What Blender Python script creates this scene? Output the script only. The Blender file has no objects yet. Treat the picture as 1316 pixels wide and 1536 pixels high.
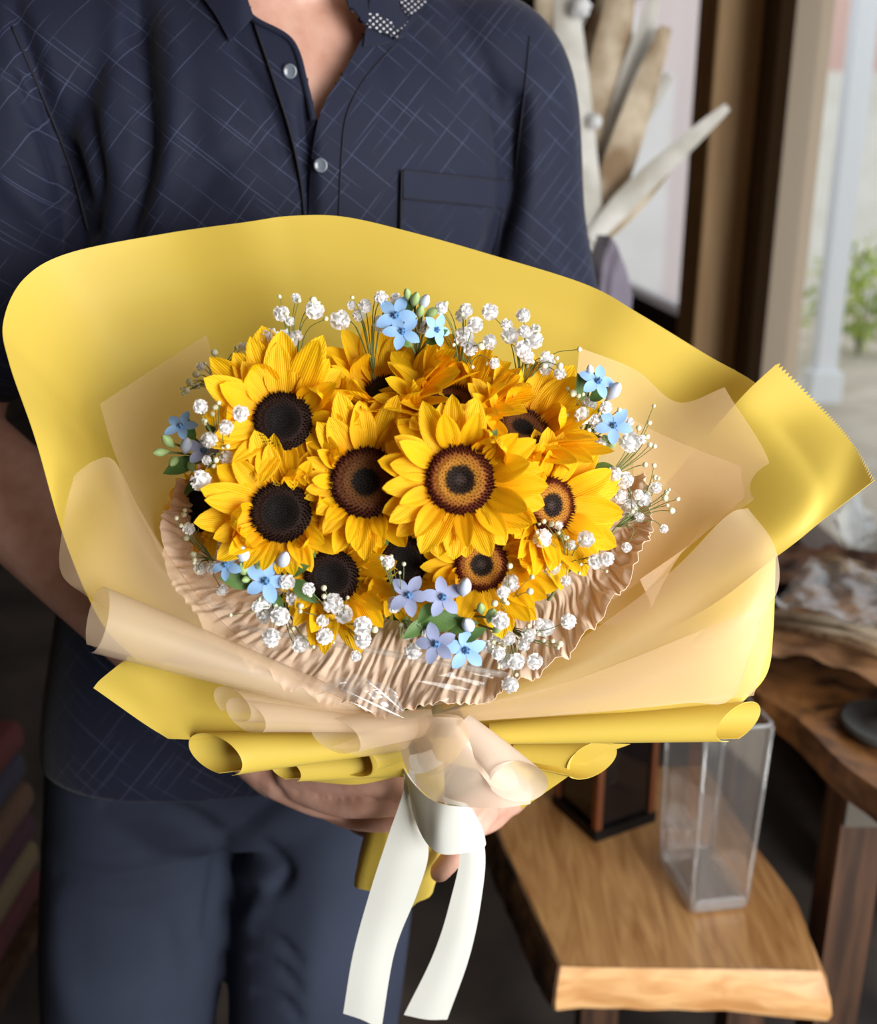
import bpy, bmesh, math, random
import numpy as np
from mathutils import Vector, Matrix
from mathutils.bvhtree import BVHTree

random.seed(7); rng = np.random.default_rng(7)
SC = bpy.context.scene
COL = SC.collection

# ------------------------------------------------------------------ camera
FPX, PITCH, CAMZ = 1500.0, math.radians(17.5), 1.28
cam_d = bpy.data.cameras.new('camera'); cam = bpy.data.objects.new('camera', cam_d); COL.objects.link(cam)
cam.location = (0, 0, CAMZ); cam.rotation_euler = (math.pi / 2 - PITCH, 0, 0)
cam_d.sensor_fit = 'HORIZONTAL'; cam_d.sensor_width = 36.0; cam_d.lens = FPX / 1316 * 36
cam_d.clip_start = 0.02
cam_d.dof.use_dof = True; cam_d.dof.focus_distance = 0.635; cam_d.dof.aperture_fstop = 6.0
SC.camera = cam

# ------------------------------------------------------------------ daylight
w = bpy.data.worlds.new('overcast_sky'); SC.world = w; w.use_nodes = True
w.node_tree.nodes['Background'].inputs[0].default_value = (0.86, 0.93, 1.0, 1)
w.node_tree.nodes['Background'].inputs[1].default_value = 1.4

def area(name, loc, target, sx, sy, power, color):
    d = bpy.data.lights.new(name, 'AREA'); d.shape = 'RECTANGLE'; d.size = sx; d.size_y = sy
    d.energy = power; d.color = color
    o = bpy.data.objects.new(name, d); COL.objects.link(o); o.location = loc
    o.rotation_euler = (Vector(target) - Vector(loc)).to_track_quat('-Z', 'Y').to_euler()
    return o
area('shopfront_daylight', (1.40, -0.9, 1.18), (0.0, 0.65, 1.0), 1.2, 1.5, 72, (1.0, 0.97, 0.93))

SC.view_settings.view_transform = 'Standard'; SC.view_settings.look = 'None'
SC.view_settings.gamma = 1; SC.view_settings.use_curve_mapping = False
SC.view_settings.exposure = 0.0

# ------------------------------------------------------------------ helpers
CP, SP = math.cos(PITCH), math.sin(PITCH)
def W(px, py, Y):
    """point seen at a photo pixel on the upright plane at distance Y in front of the camera"""
    a = (px - 658) / FPX; b = (768 - py) / FPX
    d = np.array([a, CP + b * SP, -SP + b * CP])
    t = Y / d[1]
    return np.array([0, 0, CAMZ]) + d * t
def to_px(p):
    p = np.atleast_2d(p); q = p - np.array([0, 0, CAMZ])
    dep = q[:, 1] * CP - q[:, 2] * SP
    up = q[:, 1] * SP + q[:, 2] * CP
    return np.stack([658 + FPX * q[:, 0] / dep, 768 - FPX * up / dep], 1)
def WL(pts): return np.array([W(*p) for p in pts])

def lin(r, g, b):
    f = lambda c: (c / 255 / 12.92) if c / 255 <= 0.04045 else ((c / 255 + 0.055) / 1.055) ** 2.4
    return (f(r), f(g), f(b), 1)

def crs(P, m, closed=False):
    """Catmull-Rom through P (n,k), m samples"""
    P = np.asarray(P, float); n = len(P)
    if n == 1: return np.repeat(P, m, 0)
    if closed:
        Q = np.vstack([P[-1:], P, P[:2]]); t = np.linspace(0, n, m, endpoint=False)
    else:
        Q = np.vstack([2 * P[0] - P[1], P, 2 * P[-1] - P[-2]]); t = np.linspace(0, n - 1, m)
    i = np.minimum(t.astype(int), (n - 1 if closed else n - 2)); f = (t - i)[:, None]
    p0, p1, p2, p3 = Q[i], Q[i + 1], Q[i + 2], Q[i + 3]
    return 0.5 * (2 * p1 + (p2 - p0) * f + (2 * p0 - 5 * p1 + 4 * p2 - p3) * f ** 2 + (3 * p1 - p0 - 3 * p2 + p3) * f ** 3)

def grid_faces(nr, nc, close_c=False, off=0):
    F = []
    for i in range(nr - 1):
        for j in range(nc if close_c else nc - 1):
            k = (j + 1) % nc
            F.append((off + i * nc + j, off + i * nc + k, off + (i + 1) * nc + k, off + (i + 1) * nc + j))
    return F

def mk(name, verts, faces, mat=None, parent=None, smooth=True):
    me = bpy.data.meshes.new(name)
    me.from_pydata([tuple(map(float, v)) for v in verts], [], [tuple(f) for f in faces])
    if smooth: me.polygons.foreach_set('use_smooth', [True] * len(me.polygons))
    me.update()
    return mko(name, me, mat, parent)
def mko(name, me, mat=None, parent=None):
    o = bpy.data.objects.new(name, me); COL.objects.link(o)
    if mat and not me.materials: me.materials.append(mat)
    if parent: o.parent = parent
    return o
def empty(name, loc=(0, 0, 0)):
    o = bpy.data.objects.new(name, None); COL.objects.link(o); o.location = loc; o.empty_display_size = 0.02
    return o
def tag(o, label=None, cat=None, group=None, kind=None):
    if label: o['label'] = label
    if cat: o['category'] = cat
    if group: o['group'] = group
    if kind: o['kind'] = kind
    return o
def thicken(o, t=0.0004, off=0):
    if t <= 0: return o
    # two faces of the sheet and a rim of its own, so that the cut edge stays crisp
    me = o.data; n = len(me.vertices); c = np.empty(n * 3); me.vertices.foreach_get('co', c); c = c.reshape(-1, 3)
    nm = np.empty(n * 3); me.vertices.foreach_get('normal', nm); nm = nm.reshape(-1, 3)
    F = [tuple(p.vertices) for p in me.polygons]; sm = me.polygons[0].use_smooth; ec = {}
    for f in F:
        for a, b in zip(f, f[1:] + f[:1]):
            k = (b, a)
            if k in ec: del ec[k]
            else: ec[(a, b)] = 1
    A = c + nm * t * (0.5 + off / 2); Bt = c - nm * t * (0.5 - off / 2)
    V = [A, Bt]; G = list(F) + [tuple(i + n for i in f[::-1]) for f in F]; k = 2 * n; rim = []
    for a, b in ec:
        rim += [A[b], A[a], Bt[a], Bt[b]]; G.append((k, k + 1, k + 2, k + 3)); k += 4
    if rim: V.append(np.array(rim))
    ms = list(me.materials); m2 = bpy.data.meshes.new(me.name); m2.from_pydata(np.vstack(V).tolist(), [], G)
    m2.polygons.foreach_set('use_smooth', [sm] * len(G)); m2.update()
    for q in ms: m2.materials.append(q)
    o.data = m2; bpy.data.meshes.remove(me)
    return o
def bevel(o, wd=0.003, seg=2):
    m = o.modifiers.new('bevel', 'BEVEL'); m.width = wd; m.segments = seg; m.limit_method = 'ANGLE'
    return o

def dense(rows, nu, nv):
    """rows of control points (world) -> (nu,nv,3) smooth grid"""
    R = np.array([crs(r, nv) for r in rows])
    return np.stack([crs(R[:, j], nu) for j in range(nv)], 1)
def sheet(name, rows, mat, parent, nu=40, nv=40, t=0.0004, fn=None):
    G = dense([WL(r) for r in rows], nu, nv)
    if fn is not None: G = fn(G)
    o = mk(name, G.reshape(-1, 3), grid_faces(nu, nv), mat, parent)
    return thicken(o, t)
def roll(name, a, b, r0, r1, mat, parent, obl=1.3, turns=1.25, start=0.0, flat=1.0, n=26, m=44, t=0.0004, tail=None, grow=0.25):
    """sheet rolled round the axis a->b: spiral section, radius r0 at a and r1 at b"""
    a, b = W(*a), W(*b); ax = b - a; ax /= np.linalg.norm(ax)
    e1 = np.cross(ax, [0, 0, 1.0]); e1 /= np.linalg.norm(e1); e2 = np.cross(ax, e1)
    V = []
    for i in range(n):
        f = i / (n - 1); c = a + (b - a) * f; r = r0 + (r1 - r0) * f ** 0.85
        for j in range(m):
            s = j / (m - 1); th = start + turns * 2 * math.pi * s; rr = r * (1 - grow * s)
            off = rr * (math.cos(th) * e1 + flat * math.sin(th) * e2)
            V.append(c + off + ax * obl * off[1] * f ** 5)
    o = mk(name, V, grid_faces(n, m), mat, parent)
    return thicken(o, t)
def tube_geo(path, rad, seg=8, caps=True):
    P = np.asarray(path, float); n = len(P); rad = np.broadcast_to(rad, (n,))
    T = np.gradient(P, axis=0); T /= np.linalg.norm(T, axis=1)[:, None] + 1e-12
    up = np.array([0, 0, 1.0]) if abs(T[0][2]) < 0.9 else np.array([1.0, 0, 0])
    N = np.cross(T[0], up); N /= np.linalg.norm(N); V = []
    for i in range(n):
        N = N - T[i] * N.dot(T[i]); N /= np.linalg.norm(N) + 1e-12; B = np.cross(T[i], N)
        for k in range(seg):
            th = 2 * math.pi * k / seg
            V.append(P[i] + rad[i] * (math.cos(th) * N + math.sin(th) * B))
    F = grid_faces(n, seg, True)
    if caps: F += [tuple(range(seg))[::-1], tuple(range((n - 1) * seg, n * seg))]
    return V, F
def join(geos):
    V, F = [], []
    for v, f in geos:
        o = len(V); V += list(v); F += [tuple(i + o for i in q) for q in f]
    return V, F
def box_geo(c, s, R=None):
    V = [];
    for x in (-1, 1):
        for y in (-1, 1):
            for z in (-1, 1):
                v = np.array([x * s[0] / 2, y * s[1] / 2, z * s[2] / 2]);
                if R is not None: v = R @ v
                V.append(v + np.array(c))
    return V, [(0, 1, 3, 2), (4, 6, 7, 5), (0, 4, 5, 1), (2, 3, 7, 6), (0, 2, 6, 4), (1, 5, 7, 3)]
def ball_geo(c, r, nu=10, nv=14):
    r = np.broadcast_to(r, (3,)); V = []
    for i in range(nu + 1):
        ph = math.pi * i / nu
        for j in range(nv):
            th = 2 * math.pi * j / nv
            V.append(np.array(c) + r * np.array([math.sin(ph) * math.cos(th), math.sin(ph) * math.sin(th), math.cos(ph)]))
    return V, grid_faces(nu + 1, nv, True)

# ------------------------------------------------------------------ materials
def mat(name, col, rough=0.6, **kw):
    m = bpy.data.materials.new(name); m.use_nodes = True
    p = m.node_tree.nodes['Principled BSDF']; p.inputs['Base Color'].default_value = col; p.inputs['Roughness'].default_value = rough
    for k, v in kw.items(): p.inputs[k].default_value = v
    return m
def N(m, t, **kw):
    n = m.node_tree.nodes.new(t)
    for k, v in kw.items(): setattr(n, k, v)
    return n
def L(m, a, b): m.node_tree.links.new(a, b)
def P(m): return m.node_tree.nodes['Principled BSDF']
def noise_col(m, c1, c2, scale=8, detail=4, stretch=(1, 1, 1), lo=0.35, hi=0.65, coord='Object', bump=0.0, bscale=None, dist=0.0, rot=(0, 0, 0)):
    tc = N(m, 'ShaderNodeTexCoord'); mp = N(m, 'ShaderNodeMapping'); mp.inputs['Scale'].default_value = stretch
    mp.inputs['Rotation'].default_value = rot
    L(m, tc.outputs[coord], mp.inputs[0])
    nz = N(m, 'ShaderNodeTexNoise'); nz.inputs['Scale'].default_value = scale; nz.inputs['Detail'].default_value = detail; nz.inputs['Distortion'].default_value = dist
    L(m, mp.outputs[0], nz.inputs[0])
    cr = N(m, 'ShaderNodeValToRGB'); cr.color_ramp.elements[0].position = lo; cr.color_ramp.elements[1].position = hi
    cr.color_ramp.elements[0].color = c1; cr.color_ramp.elements[1].color = c2
    L(m, nz.outputs[0], cr.inputs[0]); L(m, cr.outputs[0], P(m).inputs['Base Color'])
    if bump:
        bp = N(m, 'ShaderNodeBump'); bp.inputs['Strength'].default_value = bump; bp.inputs['Distance'].default_value = bscale or 0.002
        L(m, nz.outputs[0], bp.inputs['Height']); L(m, bp.outputs[0], P(m).inputs['Normal'])
    return cr
def schlick(m, f0, top=1.0):
    lw = N(m, 'ShaderNodeLayerWeight'); lw.inputs[0].default_value = 0.5
    pw = N(m, 'ShaderNodeMath'); pw.operation = 'POWER'; pw.inputs[1].default_value = 5; L(m, lw.outputs['Facing'], pw.inputs[0])
    ma = N(m, 'ShaderNodeMath'); ma.operation = 'MULTIPLY_ADD'; ma.inputs[1].default_value = top - f0; ma.inputs[2].default_value = f0; L(m, pw.outputs[0], ma.inputs[0])
    return ma
def sheet_mat(name, col, trans_col, transp, transl=0.4, gloss=0.04, rough=0.45):
    """thin paper or film: diffuse + translucent (+ see-through share) under a faint gloss"""
    m = bpy.data.materials.new(name); m.use_nodes = True; nt = m.node_tree; nt.nodes.clear()
    out = N(m, 'ShaderNodeOutputMaterial')
    d = N(m, 'ShaderNodeBsdfDiffuse'); d.inputs[0].default_value = col
    t = N(m, 'ShaderNodeBsdfTranslucent'); t.inputs[0].default_value = trans_col
    mx = N(m, 'ShaderNodeMixShader'); mx.inputs[0].default_value = transl
    L(m, d.outputs[0], mx.inputs[1]); L(m, t.outputs[0], mx.inputs[2]); last = mx
    g = N(m, 'ShaderNodeBsdfGlossy'); g.inputs['Roughness'].default_value = rough
    fr = schlick(m, gloss, 0.5)
    mg = N(m, 'ShaderNodeMixShader'); L(m, fr.outputs[0], mg.inputs[0]); L(m, last.outputs[0], mg.inputs[1]); L(m, g.outputs[0], mg.inputs[2]); last = mg
    if transp > 0:
        tr = N(m, 'ShaderNodeBsdfTransparent'); ms = N(m, 'ShaderNodeMixShader'); ms.inputs[0].default_value = transp
        L(m, last.outputs[0], ms.inputs[1]); L(m, tr.outputs[0], ms.inputs[2]); last = ms
    L(m, last.outputs[0], out.inputs[0])
    return m

M = {}
M['yellow'] = sheet_mat('yellow_paper', lin(232, 207, 92), lin(240, 190, 50), 0.0, 0.22, 0.03, 0.5)
M['film'] = sheet_mat('frosted_film', lin(250, 222, 184), lin(250, 218, 172), 0.66, 0.35, 0.035, 0.42)
M['film_thick'] = sheet_mat('frosted_film_doubled', lin(250, 230, 202), lin(250, 224, 190), 0.54, 0.4, 0.035, 0.38)
M['bow'] = sheet_mat('frosted_bow_film', lin(248, 232, 216), lin(248, 228, 208), 0.23, 0.35, 0.035, 0.35)
M['kraft'] = sheet_mat('kraft_tissue', lin(253, 231, 206), lin(252, 220, 184), 0.0, 0.3, 0.02, 0.5)
M['ribbon'] = sheet_mat('satin_ribbon', lin(240, 242, 236), lin(236, 238, 228), 0.0, 0.15, 0.05, 0.3)
# clear cellophane: mostly see-through with mirror-like glints
def cello_mat(name, ior=1.35, rough=0.06, milk=0.03, top=0.8):
    m = bpy.data.materials.new(name); m.use_nodes = True; m.node_tree.nodes.clear()
    out = N(m, 'ShaderNodeOutputMaterial'); tr = N(m, 'ShaderNodeBsdfTransparent'); g = N(m, 'ShaderNodeBsdfGlossy'); g.inputs['Roughness'].default_value = rough
    fr = schlick(m, ((ior - 1) / (ior + 1)) ** 2 * 1.9, top)
    a = N(m, 'ShaderNodeMixShader'); L(m, fr.outputs[0], a.inputs[0]); L(m, tr.outputs[0], a.inputs[1]); L(m, g.outputs[0], a.inputs[2])
    d = N(m, 'ShaderNodeBsdfDiffuse'); d.inputs[0].default_value = (0.85, 0.85, 0.85, 1)
    b = N(m, 'ShaderNodeMixShader'); b.inputs[0].default_value = milk; L(m, a.outputs[0], b.inputs[1]); L(m, d.outputs[0], b.inputs[2])
    L(m, b.outputs[0], out.inputs[0]); return m
M['cello'] = cello_mat('clear_cellophane')
# petals: orange at the base to yellow, fine lengthwise veins
def petal_mat(name, base, tip):
    m = mat(name, tip, 0.55); m.node_tree.nodes['Principled BSDF'].inputs['Subsurface Weight'].default_value = 0.0
    tc = N(m, 'ShaderNodeTexCoord'); sx = N(m, 'ShaderNodeSeparateXYZ'); L(m, tc.outputs['Object'], sx.inputs[0])
    mr = N(m, 'ShaderNodeMapRange'); mr.inputs['From Min'].default_value = 0.0; mr.inputs['From Max'].default_value = 0.025; L(m, sx.outputs[0], mr.inputs[0])
    oi = N(m, 'ShaderNodeObjectInfo'); ad = N(m, 'ShaderNodeMath'); ad.operation = 'MULTIPLY_ADD'; ad.inputs[1].default_value = 0.5; L(m, oi.outputs['Random'], ad.inputs[0]); L(m, mr.outputs[0], ad.inputs[2])
    cr = N(m, 'ShaderNodeValToRGB'); cr.color_ramp.elements[0].color = base; cr.color_ramp.elements[1].color = tip; cr.color_ramp.elements[1].position = 0.9
    L(m, ad.outputs[0], cr.inputs[0]); L(m, cr.outputs[0], P(m).inputs['Base Color'])
    nt = m.node_tree; out = nt.nodes['Material Output']
    t = N(m, 'ShaderNodeBsdfTranslucent'); L(m, cr.outputs[0], t.inputs[0])
    mx = N(m, 'ShaderNodeMixShader'); mx.inputs[0].default_value = 0.3; L(m, P(m).outputs[0], mx.inputs[1]); L(m, t.outputs[0], mx.inputs[2]); L(m, mx.outputs[0], out.inputs[0])
    P(m).inputs['Specular IOR Level'].default_value = 0.25
    my = N(m, 'ShaderNodeMath'); my.operation = 'MULTIPLY'; my.inputs[1].default_value = 5200; L(m, sx.outputs[1], my.inputs[0])
    sn = N(m, 'ShaderNodeMath'); sn.operation = 'SINE'; L(m, my.outputs[0], sn.inputs[0])
    bp = N(m, 'ShaderNodeBump'); bp.inputs['Strength'].default_value = 0.35; bp.inputs['Distance'].default_value = 0.0003; L(m, sn.outputs[0], bp.inputs['Height']); L(m, bp.outputs[0], P(m).inputs['Normal'])
    return m
M['petal'] = petal_mat('sunflower_petal', lin(246, 172, 8), lin(254, 202, 18))
# seed disc: colour by distance from the centre of the head
def disc_mat(name, stops):
    m = mat(name, (0, 0, 0, 1), 0.75, **{'Specular IOR Level': 0.2}); tc = N(m, 'ShaderNodeTexCoord'); sx = N(m, 'ShaderNodeSeparateXYZ'); L(m, tc.outputs['Object'], sx.inputs[0])
    cb = N(m, 'ShaderNodeCombineXYZ'); L(m, sx.outputs[0], cb.inputs[0]); L(m, sx.outputs[1], cb.inputs[1])
    ln = N(m, 'ShaderNodeVectorMath'); ln.operation = 'LENGTH'; L(m, cb.outputs[0], ln.inputs[0])
    mr = N(m, 'ShaderNodeMath'); mr.operation = 'MULTIPLY'; mr.inputs[1].default_value = 1 / 0.0185; L(m, ln.outputs['Value'], mr.inputs[0])
    nz = N(m, 'ShaderNodeTexNoise'); nz.inputs['Scale'].default_value = 900; L(m, tc.outputs['Object'], nz.inputs[0])
    ad = N(m, 'ShaderNodeMath'); ad.operation = 'MULTIPLY_ADD'; ad.inputs[1].default_value = 0.22; L(m, nz.outputs[0], ad.inputs[0]); L(m, mr.outputs[0], ad.inputs[2])
    sb = N(m, 'ShaderNodeMath'); sb.operation = 'SUBTRACT'; sb.inputs[1].default_value = 0.11; L(m, ad.outputs[0], sb.inputs[0])
    cr = N(m, 'ShaderNodeValToRGB'); e = cr.color_ramp.elements
    e[0].position, e[0].color = stops[0]; e[1].position, e[1].color = stops[-1]
    for s in stops[1:-1]: x = e.new(s[0]); x.color = s[1]
    L(m, sb.outputs[0], cr.inputs[0]); L(m, cr.outputs[0], P(m).inputs['Base Color']); return m
M['disc_gold'] = disc_mat('seed_disc_gold', [(0.0, lin(70, 55, 50)), (0.2, lin(28, 18, 14)), (0.36, lin(42, 26, 14)), (0.46, lin(176, 120, 38)), (0.66, lin(150, 92, 34)), (0.76, lin(92, 36, 20)), (1.0, lin(62, 22, 16))])
M['disc_brown'] = disc_mat('seed_disc_brown', [(0.0, lin(18, 12, 9)), (0.32, lin(20, 13, 9)), (0.42, lin(96, 60, 26)), (0.7, lin(92, 52, 28)), (0.8, lin(70, 30, 20)), (1.0, lin(44, 20, 16))])
M['disc_dark'] = disc_mat('seed_disc_dark', [(0.0, lin(12, 8, 7)), (0.45, lin(16, 10, 8)), (0.7, lin(44, 25, 18)), (1.0, lin(34, 18, 16))])
M['white_bloom'] = sheet_mat('white_bloom', lin(250, 251, 253), lin(250, 251, 253), 0.0, 0.4, 0.01, 0.6)
M['bud'] = mat('cream_bud', lin(226, 228, 196), 0.6)
M['stem'] = mat('thin_green_stem', lin(112, 124, 70), 0.6)
M['leaf'] = mat('green_leaf', lin(76, 112, 52), 0.5); noise_col(M['leaf'], lin(58, 98, 44), lin(110, 142, 76), 90, 3)
M['pale_green'] = mat('pale_green_bud', lin(160, 186, 124), 0.55)
M['blue'] = mat('powder_blue_petal', lin(146, 190, 236), 0.6, **{'Specular IOR Level': 0.2}); noise_col(M['blue'], lin(126, 176, 232), lin(172, 206, 242), 120, 3)
M['mauve'] = mat('grey_blue_petal', lin(150, 164, 205), 0.6, **{'Specular IOR Level': 0.2}); noise_col(M['mauve'], lin(136, 150, 198), lin(184, 192, 220), 120, 3)
M['blue_heart'] = mat('deep_blue_heart', lin(86, 132, 180), 0.5)
M['blue_bud'] = mat('pale_blue_bud', lin(204, 216, 238), 0.6)
M['skin'] = mat('skin', lin(208, 162, 142), 0.5); noise_col(M['skin'], lin(198, 148, 128), lin(214, 170, 152), 60, 4, lo=0.3, hi=0.7)
P(M['skin']).inputs['Subsurface Weight'].default_value = 0.0
# ------------------------------------------------------------------ room materials
M['dark_wall'] = mat('dark_wood_wall', lin(48, 36, 28), 0.8); noise_col(M['dark_wall'], lin(36, 26, 20), lin(62, 46, 35), 6, 5, (1, 1, 0.15))
M['plaster'] = mat('ceiling_boards', lin(150, 128, 104), 0.8)
M['floor'] = mat('floor_concrete', lin(66, 58, 54), 0.75); noise_col(M['floor'], lin(54, 47, 44), lin(80, 70, 63), 5, 6)
M['post_wood'] = mat('window_post_wood', lin(150, 116, 78), 0.55); noise_col(M['post_wood'], lin(196, 154, 104), lin(222, 184, 134), 6, 5, (6, 6, 0.4))
M['dark_wood'] = mat('dark_stained_wood', lin(70, 48, 34), 0.55); noise_col(M['dark_wood'], lin(52, 34, 24), lin(92, 63, 44), 10, 5, (6, 6, 0.4))
M['pane'] = cello_mat('window_glass', 1.3, 0.02, 0.10, 0.6)
M['frost'] = sheet_mat('frosted_pane', lin(244, 240, 242), lin(248, 244, 246), 0.35, 0.8, 0.03, 0.3)
M['garden_ground'] = mat('garden_gravel', lin(168, 158, 142), 0.9); noise_col(M['garden_ground'], lin(178, 166, 146), lin(202, 190, 172), 3, 6)
M['render_wall'] = mat('garden_wall_render', lin(214, 210, 200), 0.9); noise_col(M['render_wall'], lin(222, 218, 206), lin(242, 240, 232), 2, 5)
M['pink_wall'] = mat('pink_wall_band', lin(226, 190, 178), 0.9)
M['white_paint'] = mat('white_paint', lin(236, 238, 240), 0.6)
M['shrub'] = mat('shrub_leaf', lin(150, 176, 70), 0.6); noise_col(M['shrub'], lin(116, 150, 52), lin(196, 206, 96), 6, 3)

# ------------------------------------------------------------------ room shell
XW = 0.86                                    # inner face of the wall with the windows
def slab_obj(name, x0, x1, y0, y1, z0, z1, m, parent=None, kind='structure', bv=0):
    o = mk(name, *box_geo(((x0 + x1) / 2, (y0 + y1) / 2, (z0 + z1) / 2), (x1 - x0, y1 - y0, z1 - z0)), m, parent, smooth=False)
    if kind and parent is None: o['kind'] = kind
    if bv: bevel(o, bv)
    return o
slab_obj('floor', -2.6, XW + 0.12, -1.6, 7.0, -0.1, 0.0, M['floor'])
slab_obj('ceiling', -2.6, XW + 0.12, -1.6, 7.0, 2.45, 2.55, M['plaster'])
slab_obj('wall_left', -2.7, -2.6, -1.6, 7.0, 0.0, 2.45, M['dark_wall'])
slab_obj('wall_front', -2.6, XW + 0.12, -1.7, -1.6, 0.0, 2.45, M['dark_wall'])
slab_obj('wall_back', -2.6, XW, 7.0, 7.1, 0.0, 2.45, M['dark_wall'])
# wall with the windows: low dado, lintel, posts
slab_obj('wall_right', XW, XW + 0.12, 1.45, 7.0, 0.0, 0.42, M['dark_wall'])
slab_obj('trim_1', XW, XW + 0.12, 1.45, 7.0, 2.2, 2.45, M['dark_wood'])
p = slab_obj('trim_2', XW - 0.125, XW + 0.12, 2.90, 3.12, 0.0, 2.45, M['post_wood'], bv=0.006)
slab_obj('rebate', XW - 0.005, XW + 0.12, 2.76, 2.90, 0.42, 2.2, M['dark_wood'], p)
slab_obj('trim_3', XW, XW + 0.10, 1.45, 1.52, 0.42, 2.2, M['dark_wood'], bv=0.004)
def pane(name, x, y0, y1, z0, z1, m):
    o = mk(name, [(x, y0, z0), (x, y1, z0), (x, y1, z1), (x, y0, z1)], [(0, 1, 2, 3)], m, None, False); o['kind'] = 'structure'; return o
w1 = pane('window_1', XW + 0.05, 3.12, 6.2, 0.88, 2.2, M['frost'])
slab_obj('bottom_rail', XW - 0.02, XW + 0.09, 3.12, 6.2, 0.42, 0.88, M['dark_wood'], w1)
slab_obj('side_stile', XW - 0.01, XW + 0.09, 6.2, 7.0, 0.42, 2.2, M['dark_wood'], w1)
w2 = pane('window_2', XW + 0.05, 1.52, 2.76, 0.5, 2.2, M['pane'])
slab_obj('bottom_rail', XW, XW + 0.09, 1.52, 2.76, 0.42, 0.50, M['dark_wood'], w2)
M['stile'] = mat('weathered_stile', lin(176, 158, 136), 0.6); slab_obj('side_stile', XW - 0.01, XW + 0.08, 2.62, 2.74, 0.5, 2.2, M['stile'], w2)
# sash latch on the post
lt = empty('window_latch', (XW - 0.04, 3.22, 1.02)); tag(lt, 'small dark curled metal latch beside the brown window post', 'latch')
th = np.linspace(0.3, 5.2, 26)
hook = np.stack([np.zeros(26), 0.16 + 0.06 * np.cos(th), 0.05 * np.sin(th)], 1)
M['iron'] = mat('black_iron', lin(26, 24, 24), 0.5, Metallic=0.6)
mk('hook', *tube_geo(hook, 0.009, 8), M['iron'], lt)
mk('plate', *box_geo((0, -0.02, 0), (0.012, 0.05, 0.2)), M['iron'], lt, smooth=False)

# ------------------------------------------------------------------ garden beyond the glass
slab_obj('ground', XW + 0.12, 14, -3, 22, -0.12, -0.02, M['garden_ground'])
slab_obj('wall_garden', 1.6, 9.0, 12.0, 12.2, -0.02, 2.6, M['render_wall'])
pk = slab_obj('wall_garden_house', 2.4, 8.0, 13.2, 13.4, -0.02, 5.5, M['pink_wall'])
pl = empty('garden_post', (2.55, 6.6, -0.02)); tag(pl, 'white square garden post standing outside the clear window', 'post')
mk('shaft', *box_geo((0, 0, 1.3), (0.13, 0.13, 2.6)), M['white_paint'], pl, smooth=False)
mk('foot', *box_geo((0, 0, 0.1), (0.2, 0.2, 0.2)), M['white_paint'], pl, smooth=False)
pl2 = empty('garden_post', (1.75, 7.6, -0.02)); tag(pl2, 'dusty pink painted post seen through the frosted window', 'post')
mk('shaft', *box_geo((0, 0, 1.5), (0.16, 0.16, 3.0)), M['pink_wall'], pl2, smooth=False)
mk('foot', *box_geo((0, 0, 0.1), (0.24, 0.24, 0.2)), M['pink_wall'], pl2, smooth=False)
leafm = bpy.data.meshes.new('shrub_leaf'); leafm.from_pydata([(0, 0, 0), (0.05, 0.02, 0.015), (0.11, 0, 0), (0.05, -0.02, 0.015)], [], [(0, 1, 2, 3)]); leafm.materials.append(M['shrub'])
def shrub(loc, r, h, n, label):
    t = empty('garden_shrub', loc); tag(t, label, 'shrub', 'shrubs outside the window')
    mk('stem', *join([tube_geo([(0, 0, 0), (0.1 * math.cos(a), 0.1 * math.sin(a), h * 0.6)], [0.015, 0.006], 5) for a in (0.4, 2.3, 4.4)]), M['stem'], t)
    V, F = [], []
    for k in range(n):
        u = rng.normal(size=3); u /= np.linalg.norm(u); c = u * np.array([r, r, h / 2]) * rng.uniform(0.55, 1) + np.array([0, 0, h * 0.55])
        a = rng.normal(size=3); a /= np.linalg.norm(a); b = np.cross(a, u); b /= np.linalg.norm(b) + 1e-9
        o = len(V); V += [c, c + a * 0.05 + b * 0.025, c + a * 0.11, c + a * 0.05 - b * 0.025]; F.append((o, o + 1, o + 2, o + 3))
    mk('foliage', V, F, M['shrub'], t)['kind'] = 'stuff'
shrub((2.55, 8.1, -0.02), 0.35, 0.75, 420, 'low yellow green shrub beside the white garden post')
shrub((3.6, 8.6, -0.02), 0.5, 0.95, 520, 'broad leafy shrub in front of the pale garden wall')
shrub((1.95, 6.4, -0.02), 0.22, 0.5, 260, 'small yellow green shrub near the pink garden post')
# ------------------------------------------------------------------ side furniture
def Wz(px, py, z):
    a = (px - 658) / FPX; b = (768 - py) / FPX
    d = np.array([a, CP + b * SP, -SP + b * CP]); t = (z - CAMZ) / d[2]
    return np.array([0, 0, CAMZ]) + d * t
M['bench_wood'] = mat('oiled_bench_wood', lin(190, 140, 88), 0.32); noise_col(M['bench_wood'], lin(158, 108, 60), lin(206, 158, 102), 7, 6, (7, 0.8, 4), dist=1.6, lo=0.3, hi=0.7)
M['cut_wood'] = mat('pale_cut_edge', lin(226, 172, 112), 0.4); noise_col(M['cut_wood'], lin(206, 148, 90), lin(236, 188, 130), 12, 6, (1.2, 1.2, 5), dist=1.0, bump=0.3, bscale=0.002)
M['bark'] = mat('dark_bark', lin(92, 66, 44), 0.7); noise_col(M['bark'], lin(56, 38, 26), lin(146, 108, 72), 22, 6, (1, 1, 1.5), bump=0.8, bscale=0.006)
M['burl'] = mat('burl_wood', lin(120, 80, 46), 0.42); noise_col(M['burl'], lin(44, 26, 16), lin(156, 106, 60), 16, 6, dist=1.2, lo=0.3, hi=0.6)
M['glass'] = mat('clear_glass', (1, 1, 1, 1), 0.03, **{'Transmission Weight': 1.0, 'IOR': 1.45})
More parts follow.
